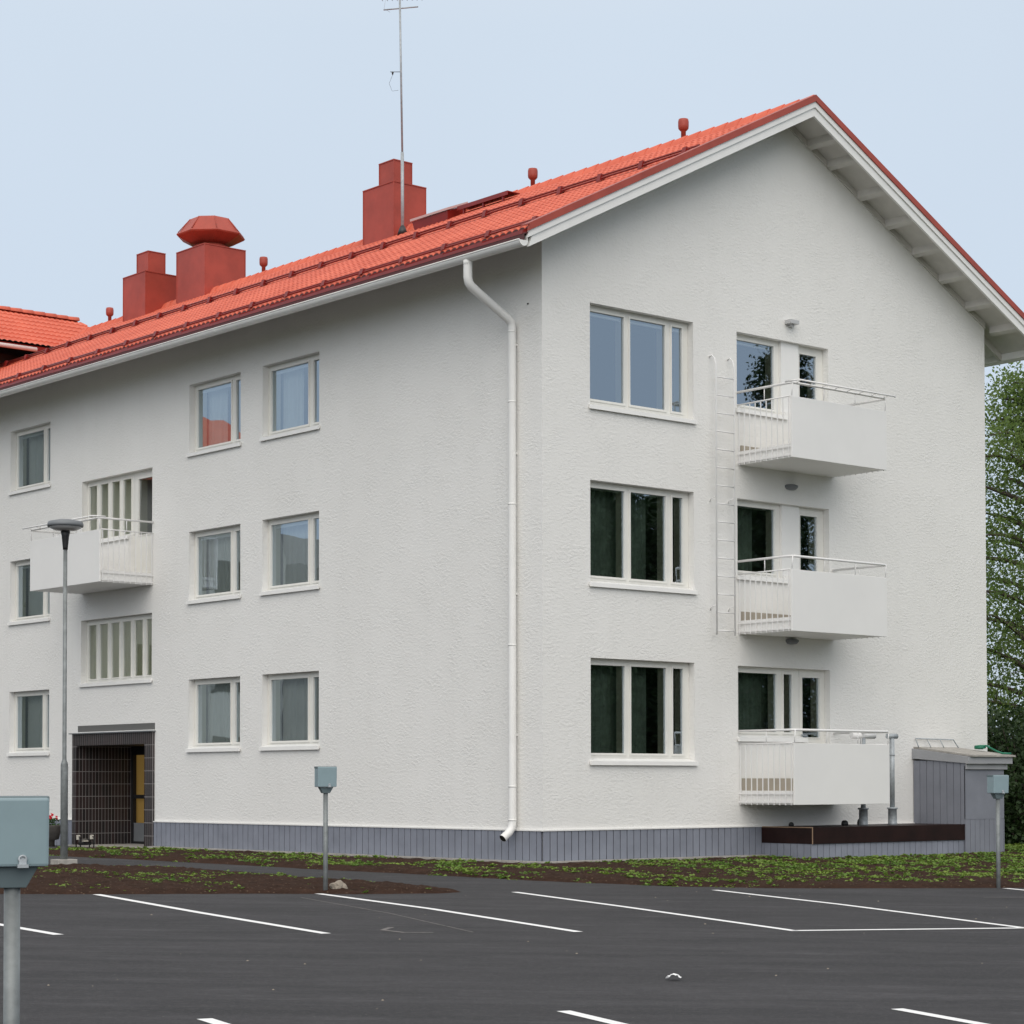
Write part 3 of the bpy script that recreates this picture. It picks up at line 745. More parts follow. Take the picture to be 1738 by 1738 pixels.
# chimneys in red sheet metal
def seam_box(mb, x0, x1, y0, y1, z0, z1):
    mb.box(x0, x1, y0, y1, z0, z1)
    for (x, y) in ((x0, y0), (x1, y0), (x0, y1), (x1, y1)): mb.box(x - .010, x + .010, y - .010, y + .010, z0, z1 + .004)
    mb.box(x0 - .014, x1 + .014, y0 - .014, y1 + .014, z1 + .001, z1 + .022)
def chimney(x0, x1, y0, y1, zt):
    mb = MB(); seam_box(mb, x0, x1, y0, y1, 11.9, zt); return mb.build('chimney', 'red_sheet', B)
c = chimney(5.1, 5.94, 10.45, 11.50, 13.71)
mb = MB(); seam_box(mb, 5.31, 5.78, 10.72, 11.22, 13.733, 14.26); mb.build('chimney_flue', 'red_sheet', c)
c = chimney(5.25, 6.37, 17.9, 19.13, 13.86)
mb = MB(); mb.lathe([(.42, 13.883), (.42, 13.98), (.36, 14.0), (.36, 14.06)], 5.81, 18.52, 20); mb.build('chimney_collar', 'red_sheet', c)
mb = MB(); rot = R(22.5)
prof = [(.30, 14.01), (.52, 14.05), (.80, 14.20), (.82, 14.23), (.80, 14.26), (.76, 14.27), (.50, 14.60), (.46, 14.63)]
seg = 8
hm = MB(); 
for i in range(len(prof) - 1):
    for k in range(seg):
        a0, a1 = rot + 2 * math.pi * k / seg, rot + 2 * math.pi * (k + 1) / seg
        P_ = lambda q, a: (5.81 + q[0] * math.cos(a), 18.52 + q[0] * math.sin(a), q[1])
        hm.face([P_(prof[i], a0), P_(prof[i], a1), P_(prof[i + 1], a1), P_(prof[i + 1], a0)])
for k in range(seg):
    a = rot + 2 * math.pi * k / seg
    hm.tube([(5.81 + .78 * math.cos(a), 18.52 + .78 * math.sin(a), 14.275), (5.81 + .49 * math.cos(a), 18.52 + .49 * math.sin(a), 14.615)], .012, 5)
hm.face([(5.81 + .46 * math.cos(rot + 2 * math.pi * k / seg), 18.52 + .46 * math.sin(rot + 2 * math.pi * k / seg), 14.63) for k in range(seg)])
hm.build('chimney_hood', 'red_sheet', c, recalc=True)
c = chimney(4.95, 5.88, 20.06, 21.09, 13.56)
mb = MB(); seam_box(mb, 5.17, 5.64, 20.30, 20.82, 13.583, 14.12); mb.build('chimney_flue', 'red_sheet', c)
# roof hatch and walkway near the ridge
mb = MB(); mb.hexa([(4.92, 8.45, 12.42), (4.92, 9.50, 12.42), (5.32, 9.50, 12.60), (5.32, 8.45, 12.60), (4.88, 8.40, 12.655), (4.88, 9.55, 12.655), (5.36, 9.55, 12.84), (5.36, 8.40, 12.84)])
mb.cur = 1; mb.hexa([(4.85, 8.37, 12.657), (4.85, 9.58, 12.657), (5.38, 9.58, 12.862), (5.38, 8.37, 12.862), (4.85, 8.37, 12.705), (4.85, 9.58, 12.705), (5.38, 9.58, 12.915), (5.38, 8.37, 12.915)])
mb.build('roof_hatch', ['red_dark', 'hatch_top'], roof_o)
mb = MB(); mb.box(5.05, 5.36, 6.75, 8.3, 12.725, 12.74); mb.box(5.04, 5.055, 6.75, 8.3, 12.66, 12.74)
for y in (6.9, 7.5, 8.1): mb.box(5.06, 5.10, y, y + .04, 12.50, 12.725)
mb.build('roof_walkway', 'red_dark', roof_o)
# television mast
mx_, my_ = 5.0, 10.02
am = MB(); am.tube([(mx_, my_, 12.45), (mx_, my_ + .01, 14.2)], .034, 10); am.tube([(mx_, my_ + .01, 14.2), (mx_ - .02, my_ + .08, 17.9)], .021, 8)
ao = am.build('antenna_mast', 'galv', B)
m2 = MB(); m2.lathe([(.11, 12.50), (.08, 12.60), (.045, 12.68)], mx_, my_, 12); m2.build('mast_collar', 'dark_plastic', ao)
m2 = MB(); bx = Vector((mx_ - .02, my_ + .08, 17.20)); dv = Vector((.58, -.81, 0)).normalized()
m2.tube([tuple(bx - dv * .34 + Vector((0, 0, -.0))), tuple(bx + dv * .40)], .014, 6); m2.build('antenna_boom', 'galv', ao)
m2 = MB(); bz = Vector((mx_ - .02, my_ + .08, 17.44)); m2.tube([tuple(bz - dv * .42), tuple(bz + dv * .42)], .010, 6)
for k in range(9):
    c0 = bz + dv * (-.4 + k * .1); pr = Vector((-dv.y, dv.x, 0)) * (.14 + .02 * k); m2.tube([tuple(c0 - pr), tuple(c0 + pr)], .006, 5)
m2.tube([tuple(bz - dv * .30 + Vector((0, 0, -.02))), tuple(bz - dv * .33 + Vector((0, 0, -.22))), tuple(bz - dv * .2 + Vector((0, 0, -.30)))], .003, 4)
m2.build('yagi_antenna', 'galv', ao)
m2 = MB(); bz = Vector((mx_ - .005, my_ + .05, 15.88)); dd = Vector((-.76, .65, 0)); m2.tube([tuple(bz + dd * .02), tuple(bz - dd * -.22)], .007, 5)
m2.tube([tuple(bz + dd * .17), tuple(bz + dd * .17 + Vector((0, 0, -.06)))], [.028, .012], 6)
m2.tube([tuple(bz + dd * .17 + Vector((0, 0, -.06))), tuple(bz + dd * .24 + Vector((0, 0, -.24))), tuple(bz + dd * .18 + Vector((0, 0, -.40))), tuple(bz + dd * .05 + Vector((0, 0, -.38)))], .003, 4)
m2.build('whip_antenna', 'dark_plastic', ao)

# downpipe at the left of the corner
dp = MB(WL)
dp.tube([(.60, .985, 9.30), (.60, .985, 9.03), (.60, .965, 8.96), (.60, .91, 8.90), (.60, .17, 8.50), (.60, .115, 8.45), (.60, .10, 8.38), (.60, .10, .66), (.60, .115, .57), (.60, .17, .50), (.60, .30, .41)], [.070, .070, .070, .070, .068, .066, .064] + [.063] * 4, 16, caps=False)
dp.tube([(.60, .988, 9.30), (.60, .985, 9.22)], .07, 14)
for z in (8.30, 7.2, 5.6, 3.4, 1.2, .68): dp.tube([(.60, .10, z), (.60, .10, z + .03)], .0655, 16)
for z in (8.1, 6.4, 4.2, 2.0): dp.box(.58, .62, 0, .06, z, z + .03)
po = dp.build('downpipe', 'white_paint', B)
m2 = MB(WL); m2.tube([(.60, .302, .4085), (.60, .296, .413)], .057, 14); m2.build('downpipe_mouth', 'black', po)
dp = MB(); dp.tube([(11.98, 2.2, 9.30), (11.98, 2.2, 9.20), (11.88, 2.2, 9.10), (11.2, 2.2, 8.75), (11.13, 2.2, 8.6), (11.13, 2.2, .5)], .055, 10); dp.build('downpipe', 'white_paint', B)
MB(WL).box(.31, .33, .001, .02, 8.71, 8.73).build('wall_peg', 'black', B)

# balconies -------------------------------------------------------
def balcony(mp, s0, s1, out, zb, outer_rail=False, tan=.43):
    sl_ = MB(mp); sl_.box(s0 + .02, s1 - .02, 0.0, out - .045, zb + .0, zb + .125)
    sl_.mp = mp
    for s in (s0 + .03, s1 - .05): sl_.box(s, s + .02, .0, out - .045, zb + .126, zb + .225)
    b_ = sl_.build('balcony', 'smooth_white', B)
    if tan: us = MB(mp); us.box(s0 + .06, s1 - .06, .003, .022, zb + .126, zb + tan); us.build('wall_upstand', 'tan_sheet', b_)
    pn = MB(mp); pn.box(s0, s1, out - .035, out, zb - .005, zb + .998); pn.build('front_panel', 'smooth_white', b_, bevel=.006)
    rl = MB(mp); zt = zb + 1.215
    rl.tube([(s0, 0, zt), (s0, out - .06, zt), (s0 + .02, out - .02, zt), (s0 + .07, out, zt), (s1 - .07, out, zt), (s1 - .02, out - .02, zt), (s1, out - .06, zt), (s1, 0, zt)], .021, 10)
    for s in (s0, s1): rl.tube([(s, .10, zt - .215), (s, out * .5, zt), (s, out * .5, zt - .215)][1:], .010, 6)
    for k in range(4):
        s = s0 + .02 + (s1 - s0 - .04) * k / 3; rl.tube([(s, out - .02, zb + .99), (s, out, zt)], .010, 6)
    if outer_rail:
        rl.tube([(s0 - .02, out - .12, zt + .03), (s0 + .03, out + .13, zt + .03), (s1 + .05, out + .13, zt + .03), (s1 + .10, out + .10, zt + .03)], .015, 8)
        for k in range(8):
            s = s0 + .1 + (s1 - s0 - .2) * k / 7; rl.tube([(s, out, zt), (s, out + .13, zt + .03)], .007, 5)
    rl.build('handrail', 'rail_white', b_)
    for s in (s0, s1):
        bl = MB(mp); bl.tube([(s, 0, zb + 1.0), (s, out - .04, zb + 1.0)], .013, 6)
        bl.box(s - .006, s + .006, 0, out - .04, zb + .165, zb + .19); bl.box(s - .006, s + .006, 0, out - .04, zb + .025, zb + .05)
        n_ = 9
        for k in range(n_ + 1):
            n = .03 + (out - .10) * k / n_; bl.box(s - .007, s + .007, n - .007, n + .007, zb - .01, zb + 1.0)
        bl.build('side_railing', 'rail_white', b_)
    return b_
bo = balcony(WG, 4.35, 6.73, 1.215, 6.58, outer_rail=True, tan=.33)
bo['label'] = 'top floor balcony with a second outer handrail'
balcony(WG, 4.35, 6.73, 1.20, 3.745, tan=.38); balcony(WG, 4.35, 6.73, 1.235, .912)
balcony(WL, 11.45, 14.20, 1.18, 5.125, outer_rail=True, tan=0)
# floor slabs between, tan wall patch seen through the lowest railing
# wall lamps over the balconies
for k, (z, cc) in enumerate(((9.14, 'lamp_lens'), (6.32, 'lamp_grey'), (3.68, 'lamp_grey'))):
    mb = MB(WG)
    if k == 0: mb.box(5.52, 5.74, 0, .14, z - .035, z + .035); mb.box(5.60, 5.68, 0, .08, z - .07, z - .035)
    else: mb.mp = lambda a, b, c, z=z: (a, -(abs(b)), c); mb.lathe([(.02, z - .055), (.10, z - .045), (.135, z - .01), (.135, z + .02), (.09, z + .04)], 5.64, .0, 20)
    mb.build('wall_lamp', cc, B, bevel=.006 if k == 0 else 0)
# fire ladder
ld = MB(WG)
for s in (3.68, 4.11):
    ld.tube([(s, .0, 8.31), (s, .06, 8.33), (s, .12, 8.27), (s, .15, 8.16), (s, .15, 8.0), (s, .15, 3.70)], .014, 8)
    for z in (5.95, 4.16): ld.tube([(s, 0, z - .05), (s, .02, z), (s, .15, z + .03)], .009, 6)
for k in range(15): ld.tube([(3.68, .15, 3.77 + k * .2995), (4.11, .15, 3.77 + k * .2995)], .011, 6)
ld.build('wall_ladder', 'rail_white', B)

# entrance portal -------------------------------------------------
pt = MB(WL)
pt.box(11.37, 11.67, -.30, .05, -.1, 2.04); pt.box(14.32, 14.50, -.30, .05, -.1, 2.04); pt.box(11.37, 14.50, -.30, .05, 2.04, 2.275)
pt.face([(14.318, .05, 0), (14.318, -1.22, 0), (14.318, -1.22, 2.04), (14.318, .05, 2.04)])
pt.face([(11.672, .05, 0), (11.672, -1.22, 0), (11.672, -1.22, 2.04), (11.672, .05, 2.04)])
p_ = pt.build('entrance_portal', 'clinker', B, recalc=False)
mb = MB(WL); mb.box(11.33, 14.56, -.02, .10, 2.277, 2.297); mb.build('portal_flashing', 'lamp_grey', p_)
mb = MB(WL); mb.box(11.36, 14.34, .002, .012, 2.315, 2.445); mb.build('lintel_band', 'rough_grey', p_)
mb = MB(WL); mb.box(11.36, 14.34, .002, .04, 2.298, 2.314); mb.build('lintel_drip', 'white_paint', p_)
mb = MB(WL); mb.box(11.60, 14.40, -1.3, .30, -.12, .03); mb.build('door_step', 'concrete', p_)
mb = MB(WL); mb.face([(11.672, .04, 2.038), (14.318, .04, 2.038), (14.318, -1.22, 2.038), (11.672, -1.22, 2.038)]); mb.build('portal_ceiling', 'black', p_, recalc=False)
mb = MB(WL); mb.box(11.672, 12.4, -1.30, -1.22, .03, 2.04); mb.box(14.24, 14.318, -1.30, -1.22, .03, 2.04)
mb.box(12.4, 14.24, -1.29, -1.225, 1.86, 2.04); mb.box(12.4, 14.24, -1.29, -1.225, .96, 1.04); mb.box(12.4, 14.24, -1.29, -1.225, .03, .08); mb.box(13.3, 13.38, -1.29, -1.225, .08, 1.86)
mb.build('door_frame', 'black', p_)
mb = MB(WL); mb.box(12.4, 14.24, -1.28, -1.24, .08, .46); mb.build('door_kick_panel', 'lamp_grey', p_)
mb = MB(WL); mb.face([(12.4, -1.35, .40), (15.2, -1.35, .40), (15.2, -1.35, 1.9), (12.4, -1.35, 1.9)]); mb.build('lit_hallway', 'hall_lit', p_, recalc=False)

# ------------------------------------------------------------------ taller block joined to the far end
T = empty('building_wing', label='taller far block with its own red tiled roof at the left edge', cat='building')
mb = MB(); mb.box(0.0, 6.3, 24.25, 28.3, -.3, 12.0); mb.prism([(24.25, 12.0), (28.3, 12.0), (26.27, 13.0)], 0.0, 6.3, axis=0); mb.build('wall', 'wing_shaded', T)
tw = MB(); nC = 8; ye, yr = 23.30, 26.25; ze, zr_ = 12.14, 13.58; per = .15; xs = []; x = -.8
while x < 6.68: xs.append(x); x += per / 5
rows = []
for side in (0, 1):
    rows = []
    for c in range(nC):
        for t, lift in ((0., .03), (.06, .032), (1., 0.)):
            f = (c + t) / nC; y = ye + (yr - ye) * f if side == 0 else 2 * yr - (ye + (yr - ye) * f); z = ze + (zr_ - ze) * f - .015
            row = []
            for x in xs: row.append(len(tw.v)); tw.v.append((x, y, z + lift + tile_h(0, x)))
            rows.append(row)
    for i in range(len(rows) - 1):
        for j in range(len(xs) - 1): q = (rows[i][j], rows[i][j + 1], rows[i + 1][j + 1], rows[i + 1][j]); tw.f.append(q if side == 0 else q[::-1]); tw.sm.append(i % 3 != 2); tw.mi.append(0)
to = tw.build('roof', 'roof_tile', T, recalc=False)
rc = MB(); x = -.8
while x < 6.5:
    sg = [[(x + t, yr + r_ * math.cos(a), zr_ + r_ * math.sin(a)) for a in [math.pi * k / 8 for k in range(9)]] for t, r_ in ((0, .10), (.345, .118))]
    for k in range(8): rc.face([sg[0][k], sg[0][k + 1], sg[1][k + 1], sg[1][k]], smooth=True)
    rc.face(sg[1]); x += .335
rc.build('ridge_caps', 'roof_tile', to)
mb = MB(); mb.prism([(23.34, 11.98), (23.37, 11.98), (23.37, 12.12), (23.34, 12.10)], -.8, 6.6, axis=0); mb.build('fascia', 'red_dark', to)
mb = MB(); mb.tube([(-.8, 23.27, 12.01), (3.78, 23.27, 12.01)], .055, 10); mb.build('gutter', 'white_paint', to)
mb = MB(); mb.prism([(23.37, 11.97), (24.25, 12.30), (24.25, 12.33), (23.37, 12.0)], -.8, 6.5, axis=0); mb.build('soffit', 'red_dark', to)

# ------------------------------------------------------------------ deck, pipes and shed at the gable
D = empty('basement_deck', (4.87, -1.15, 0), label='low dark brown plywood deck standing beneath the lowest balcony', cat='deck')
mb = MB(); mb.box(.0, 4.06, .0, 1.13, .262, .535); mb.build('deck_top', 'deck_ply', D, bevel=.004)
mb = MB(); mb.box(-.006, .0065, -.006, .006, .258, .538); mb.box(-.006, .006, .006, 1.12, .524, .539); mb.build('edge_trim', 'ply_edge', D)
mb = MB(); mb.mp = lambda s, n, z: (s, .045 - n, z); planks(mb, .0, 5.05, -.15, .262, .148, n0=0, n1=.02)
mb.mp = lambda s, n, z: (.03 - n, s, z); planks(mb, .05, 1.13, -.15, .262, .148, n0=0, n1=.02)
mb.mp = ID; mb.cur = 1; mb.box(.034, 4.0, .05, 1.13, -.15, .255); mb.build('deck_base', ['plinth_blue', 'plinth_gap'], D, recalc=False)
mb = MB(); mb.box(-.5, 3.6, -.16, -.03, -.12, .0); mb.build('deck_footing', 'concrete', D)
pipe_lab = ['galvanised vent pipe on the deck right of the balcony, nearest the shed', 'galvanised vent pipe half hidden behind the lowest white balcony panel']
for (x, y), lab in zip(((7.56, -.60), (6.79, -.60)), pipe_lab):
    p_ = empty('vent_pipe', (x, y, .535), label=lab, cat='pipe', group='galvanised vent pipes on the deck')
    mb = MB(); mb.lathe([(.043, .28), (.043, 1.50)], 0, 0, 16); mb.build('pipe', 'galv', p_)
    mb = MB(); mb.lathe([(.088, .001), (.078, .03), (.076, .27), (.095, .275), (.095, .30), (.05, .302)], 0, 0, 18); mb.build('pipe_base', 'galv', p_)
    mb = MB(); mb.lathe([(.047, 1.20), (.047, 1.23)], 0, 0, 16); mb.build('clamp', 'galv', p_)
    mb = MB(); d_ = Vector((1, -.15, 0)).normalized() * (.11 if x > 7 else .26)
    mb.tube([tuple(-d_ + Vector((0, 0, 1.54))), tuple(d_ + Vector((0, 0, 1.54)))], .045 if x > 7 else .055, 14)
    mb.build('pipe_head', 'galv' if x > 7 else 'rail_white', p_)
for (x, y), r_, lab in zip(((6.48, -.45), (7.15, -.25), (5.35, -.25)), (.06, .075, .045), ('small black vent cap on the deck left of the pipe bases', 'black vent cap between the two galvanised pipes against the wall', 'smallest black vent cap, under the balcony on the deck')):
    mb = MB(); mb.lathe([(r_, 0), (r_, r_ * .7), (r_ * .75, r_ * 1.3), (r_ * .3, r_ * 1.5)], 0, 0, 14)
    o = mb.build('vent_cap', 'dark_plastic', D); o.location = (x - 4.87, y + 1.15, .536)
# shed
Sh = empty('storage_shed', (8.86, 0, 0), label='grey boarded lean-to shed against the gable wall at the right end of the deck', cat='shed')
mb = MB(); mb.box(.02, 1.09, -1.145, -.005, -.1, 1.60)
mb.mp = lambda s, n, z: (.02 - n, -s, z); planks(mb, .01, 1.165, .536, 1.66, .150, n0=.0, n1=.02, gap=.010)
mb.mp = lambda s, n, z: (s, -1.145 - n, z); mb.box(.0, 1.11, 0, .018, .62, 1.56); planks(mb, .0, 1.11, -.1, .615, .135, n0=0, n1=.022, gap=.010)
mb.build('wall', 'shed_grey', Sh)
mb = MB(); mb.hexa([(-.03, -1.26, 1.60), (1.24, -1.26, 1.60), (1.24, 0, 1.70), (-.03, 0, 1.70), (-.03, -1.26, 1.72), (1.24, -1.26, 1.72), (1.24, 0, 1.88), (-.03, 0, 1.88)])
mb.box(0.0, 1.17, -1.20, -1.168, 1.50, 1.598); ro_ = mb.build('roof', 'shed_trim', Sh, bevel=.004)
mb = MB(); mb.hexa([(.02, -1.30, 1.722), (1.28, -1.30, 1.722), (1.28, 0, 1.882), (.02, 0, 1.882), (.02, -1.30, 1.752), (1.28, -1.30, 1.752), (1.28, 0, 1.912), (.02, 0, 1.912)]); mb.build('roof_sheet', 'concrete', ro_)
mb = MB()
mb.tube([(.02, -.12, 1.90), (.02, -.05, 2.06), (1.10, -.05, 2.05), (1.16, -.12, 1.90)], .012, 6)
for x in (.37, .74): mb.tube([(x, -.12, 1.90), (x - .03, -.05, 2.055)], .009, 5)
mb.build('roof_frame', 'galv', Sh)
hs = MB(); hp = [(10.0 + .09 * math.cos(a) * (1 - a * .004), -.62 + .09 * math.sin(a), 1.885 + .0025 * a) for a in [k * .5 for k in range(40)]]
hs.tube(hp + [(10.12, -.55, 1.93), (10.25, -.8, 1.875), (10.05, -1.1, 1.80), (9.75, -1.15, 1.79)][:0] + [(10.02, -.75, 1.93), (10.05, -.95, 1.83), (9.95, -1.15, 1.79), (10.08, -1.24, 1.785)], .018, 6)
hs.build('garden_hose', 'hose_green', None, label='green garden hose coiled on the grey shed roof', cat='hose')

# ------------------------------------------------------------------ heating posts
def post(x, y, lab, first=None, h=1.535):
    z = gz(x, y)
    if first:
        c_ = copy_tree(first); c_.location = (x, y, z); c_['label'] = lab; return c_
    rz = math.atan2(-.357, .934) + 0.0
    e_ = empty('heating_post', (x, y, z), -.365, label=lab, cat='heating post', group='car heating posts at the parking bays')
    mb = MB(); mb.tube([(0, 0, -.3), (0, 0, 1.25)], .029, 16); mb.build('pole', 'post_grey', e_)
    mb = MB(); mb.hexa([(-.045, -.04, 1.215), (.045, -.04, 1.215), (.045, .04, 1.215), (-.045, .04, 1.215), (-.085, -.055, 1.29), (.085, -.055, 1.29), (.085, .055, 1.29), (-.085, .055, 1.29)]); mb.build('neck', 'box_dark', e_, bevel=.003)
    mb = MB(); mb.hexa([(-.118, -.085, 1.291), (.118, -.085, 1.291), (.118, .085, 1.291), (-.118, .085, 1.291), (-.118, -.100, 1.535), (.118, -.100, 1.535), (.118, .085, 1.520), (-.118, .085, 1.520)]); bo_ = mb.build('box', 'box_green', e_, bevel=.010)
    mb = MB(); mb.box(-.122, .122, -.07, .09, 1.516, 1.541); mb.build('lid', 'box_dark', bo_, bevel=.006)
    mb = MB(); mb.mp = lambda a, b, c: (a, -.088 - c, 1.318 + b); mb.lathe([(.016, 0), (.016, .010), (.009, .011), (.009, .006)], .025, .0, 16); mb.mp = ID; mb.box(.006, .044, -.112, -.088, 1.288, 1.300); mb.box(.012, .038, -.1, -.088, 1.30, 1.318); mb.build('lock', 'galv', bo_)
    return e_
p0 = post(-18.352, -18.044, 'large close heating post with lock cut off by the left edge')
post(-6.57, -3.48, 'heating post standing at the soil strip in front of the left wall', p0)
post(2.30, -6.80, 'heating post in front of the grey shed at the right', p0)

# ------------------------------------------------------------------ street lamp
z0 = gz(-6.19, 3.67)
Lp = empty('street_lamp', (-6.19, 3.67, z0), label='slim grey lamp post with flat disc head before the left wall', cat='street lamp')
mb = MB(); mb.lathe([(.055, -.2), (.055, 1.47), (.048, 1.50), (.034, 1.535), (.031, 1.56), (.030, 4.70)], 0, 0, 16); mb.build('pole', 'post_grey', Lp)
mb = MB(); mb.lathe([(.036, 4.66), (.040, 4.70), (.055, 4.86), (.072, 4.93), (.05, 4.94)], 0, 0, 18); mb.build('neck', 'black', Lp)
mb = MB(); mb.lathe([(.06, 4.94), (.16, 4.95), (.235, 4.985), (.24, 5.0)], 0, 0, 28); mb.build('lens', 'lamp_lens', Lp)
mb = MB(); mb.lathe([(.245, 5.0), (.262, 5.0), (.268, 5.03), (.250, 5.075), (.12, 5.105), (.03, 5.115)], 0, 0, 32); mb.build('head', 'lamp_grey', Lp)
mb = MB(); mb.box(-.16, .16, -.12, .12, -.1, .075); mb.build('foot', 'concrete', Lp, bevel=.01)

# ------------------------------------------------------------------ small things by the door and on the lot
Pl = empty('flower_planter', (-1.0, 13.80, gz(-1, 13.8)), label='round concrete planter with red flowers left of the entrance', cat='planter')
mb = MB(); mb.lathe([(.16, 0), (.16, .12), (.24, .14), (.30, .40), (.31, .42), (.27, .42), (.26, .38)], 0, 0, 20); mb.build('pot', 'pot_grey', Pl)
mb = MB()
for k in range(260):
    a, r_ = random.uniform(0, 6.28), random.uniform(0, .27); p = Vector((r_ * math.cos(a), r_ * math.sin(a), .40 + random.uniform(0, .16)))
    d_ = Vector((random.gauss(0, 1), random.gauss(0, 1), random.uniform(.2, 1))).normalized() * .05; s_ = d_.orthogonal().normalized() * .022
    mb.face([p - d_ * .5, p + s_, p + d_ * .5, p - s_])
mb.build('leaves', 'pot_leaf', Pl, recalc=False)
mb = MB()
for k in range(34):
    a, r_ = random.uniform(0, 6.28), random.uniform(0, .26); p = Vector((r_ * math.cos(a), r_ * math.sin(a), .50 + random.uniform(0, .13)))
    for q in range(5):
        t = q * 1.256; n_ = Vector((math.cos(t), math.sin(t), .3)) * .03; s_ = Vector((-math.sin(t), math.cos(t), 0)) * .014; mb.face([p, p + n_ * .6 + s_, p + n_, p + n_ * .6 - s_])
    mb.face([p + Vector((.03, 0, .02)), p + Vector((0, .03, .03)), p + Vector((-.03, 0, .02)), p + Vector((0, -.03, -.01))])
mb.build('flowers', 'petal_red', Pl, recalc=False)
Sc = empty('boot_scraper', (-.62, 12.95, gz(-.62, 12.95)), R(-8), label='small black boot scraper with brushes in front of the entrance', cat='boot scraper')
mb = MB()
for s in (-.15, .15):
    mb.tube([(s * .9, -.12, .0), (s, -.10, .20), (s * .85, 0, .24), (s, .10, .20), (s * .9, .12, 0)], .012, 6)
mb.tube([(-.14, 0, .10), (.14, 0, .10)], .014, 6); mb.tube([(-.13, -.11, .16), (.13, -.11, .16)], .010, 6); mb.box(-.12, .12, -.03, .03, .05, .09); mb.build('frame', 'black', Sc)
mb = MB(); mb.box(-.16, -.12, -.05, .05, .16, .25); mb.box(.12, .16, -.05, .05, .16, .25); mb.box(-.045, .045, -.05, .05, .12, .17); mb.build('brush', 'brush_white', Sc)

def rock(name, loc, sc, m, seed, **k):
    bm = bmesh.new(); bmesh.ops.create_icosphere(bm, subdivisions=3, radius=1)
    for v in bm.verts:
        n_ = noise.noise(v.co * 1.4 + Vector((seed, 0, 0))) * .35 + noise.noise(v.co * 4 + Vector((seed, 3, 0))) * .12
        v.co = Vector((v.co.x * sc[0], v.co.y * sc[1], v.co.z * sc[2])) * (1 + n_)
    me = bpy.data.meshes.new(name); bm.to_mesh(me); bm.free(); me.materials.append(MATS[m]); o = bpy.data.objects.new(name, me); COL.objects.link(o)
    o.location = loc; return setp(o, **k)
rock('stone', (-6.33, -3.42, gz(-6.3, -3.4) + .06), (.11, .09, .085), 'stone', 3, label='pale stone beside the foot of the middle heating post', cat='stone')
# crumpled paper
bm = bmesh.new(); bmesh.ops.create_grid(bm, x_segments=12, y_segments=10, size=.5)
for v in bm.verts:
    x, y = v.co.x, v.co.y
    z = .045 * math.exp(-((x * 2.2) ** 2)) + noise.noise(Vector((x * 6, y * 6, 1))) * .022 + noise.noise(Vector((x * 14, y * 14, 4))) * .010 + .012
    v.co = Vector((x * .115 * (1 + .3 * noise.noise(Vector((x * 3, y * 3, 8)))), y * .085, max(.003, z * .8)))
me = bpy.data.meshes.new('crumpled_paper'); bm.to_mesh(me); bm.free(); me.materials.append(MATS['paper']); pa = bpy.data.objects.new('crumpled_paper', me); COL.objects.link(pa)
pa.location = (-10.21, -13.16, gz(-10.21, -13.16) + .002); pa.rotation_euler = (0, 0, 2.2); setp(pa, label='white crumpled paper scrap lying on the empty asphalt', cat='litter')
# scattered grit and leaf bits, uncountable
v = []; f = []
for k in range(130):
    x, y = random.uniform(-17, 6), random.uniform(-18, -4)
    if lot_side(x, y) > .2: continue
    r_ = random.uniform(.005, .014); z = gz(x, y); b = len(v); a = random.uniform(0, 6)
    v += [(x + r_ * math.cos(a + t), y + r_ * math.sin(a + t), z + .002) for t in (0, 1.6, 3.1, 4.6)] + [(x, y, z + r_ * .8)]
    f += [(b + q, b + (q + 1) % 4, b + 4) for q in range(4)]
me = bpy.data.meshes.new('grit'); me.from_pydata(v, [], f); me.materials.append(MATS['stone']); o = bpy.data.objects.new('grit', me); COL.objects.link(o); setp(o, kind='stuff', label='tiny pale grit scattered over the asphalt', cat='grit')

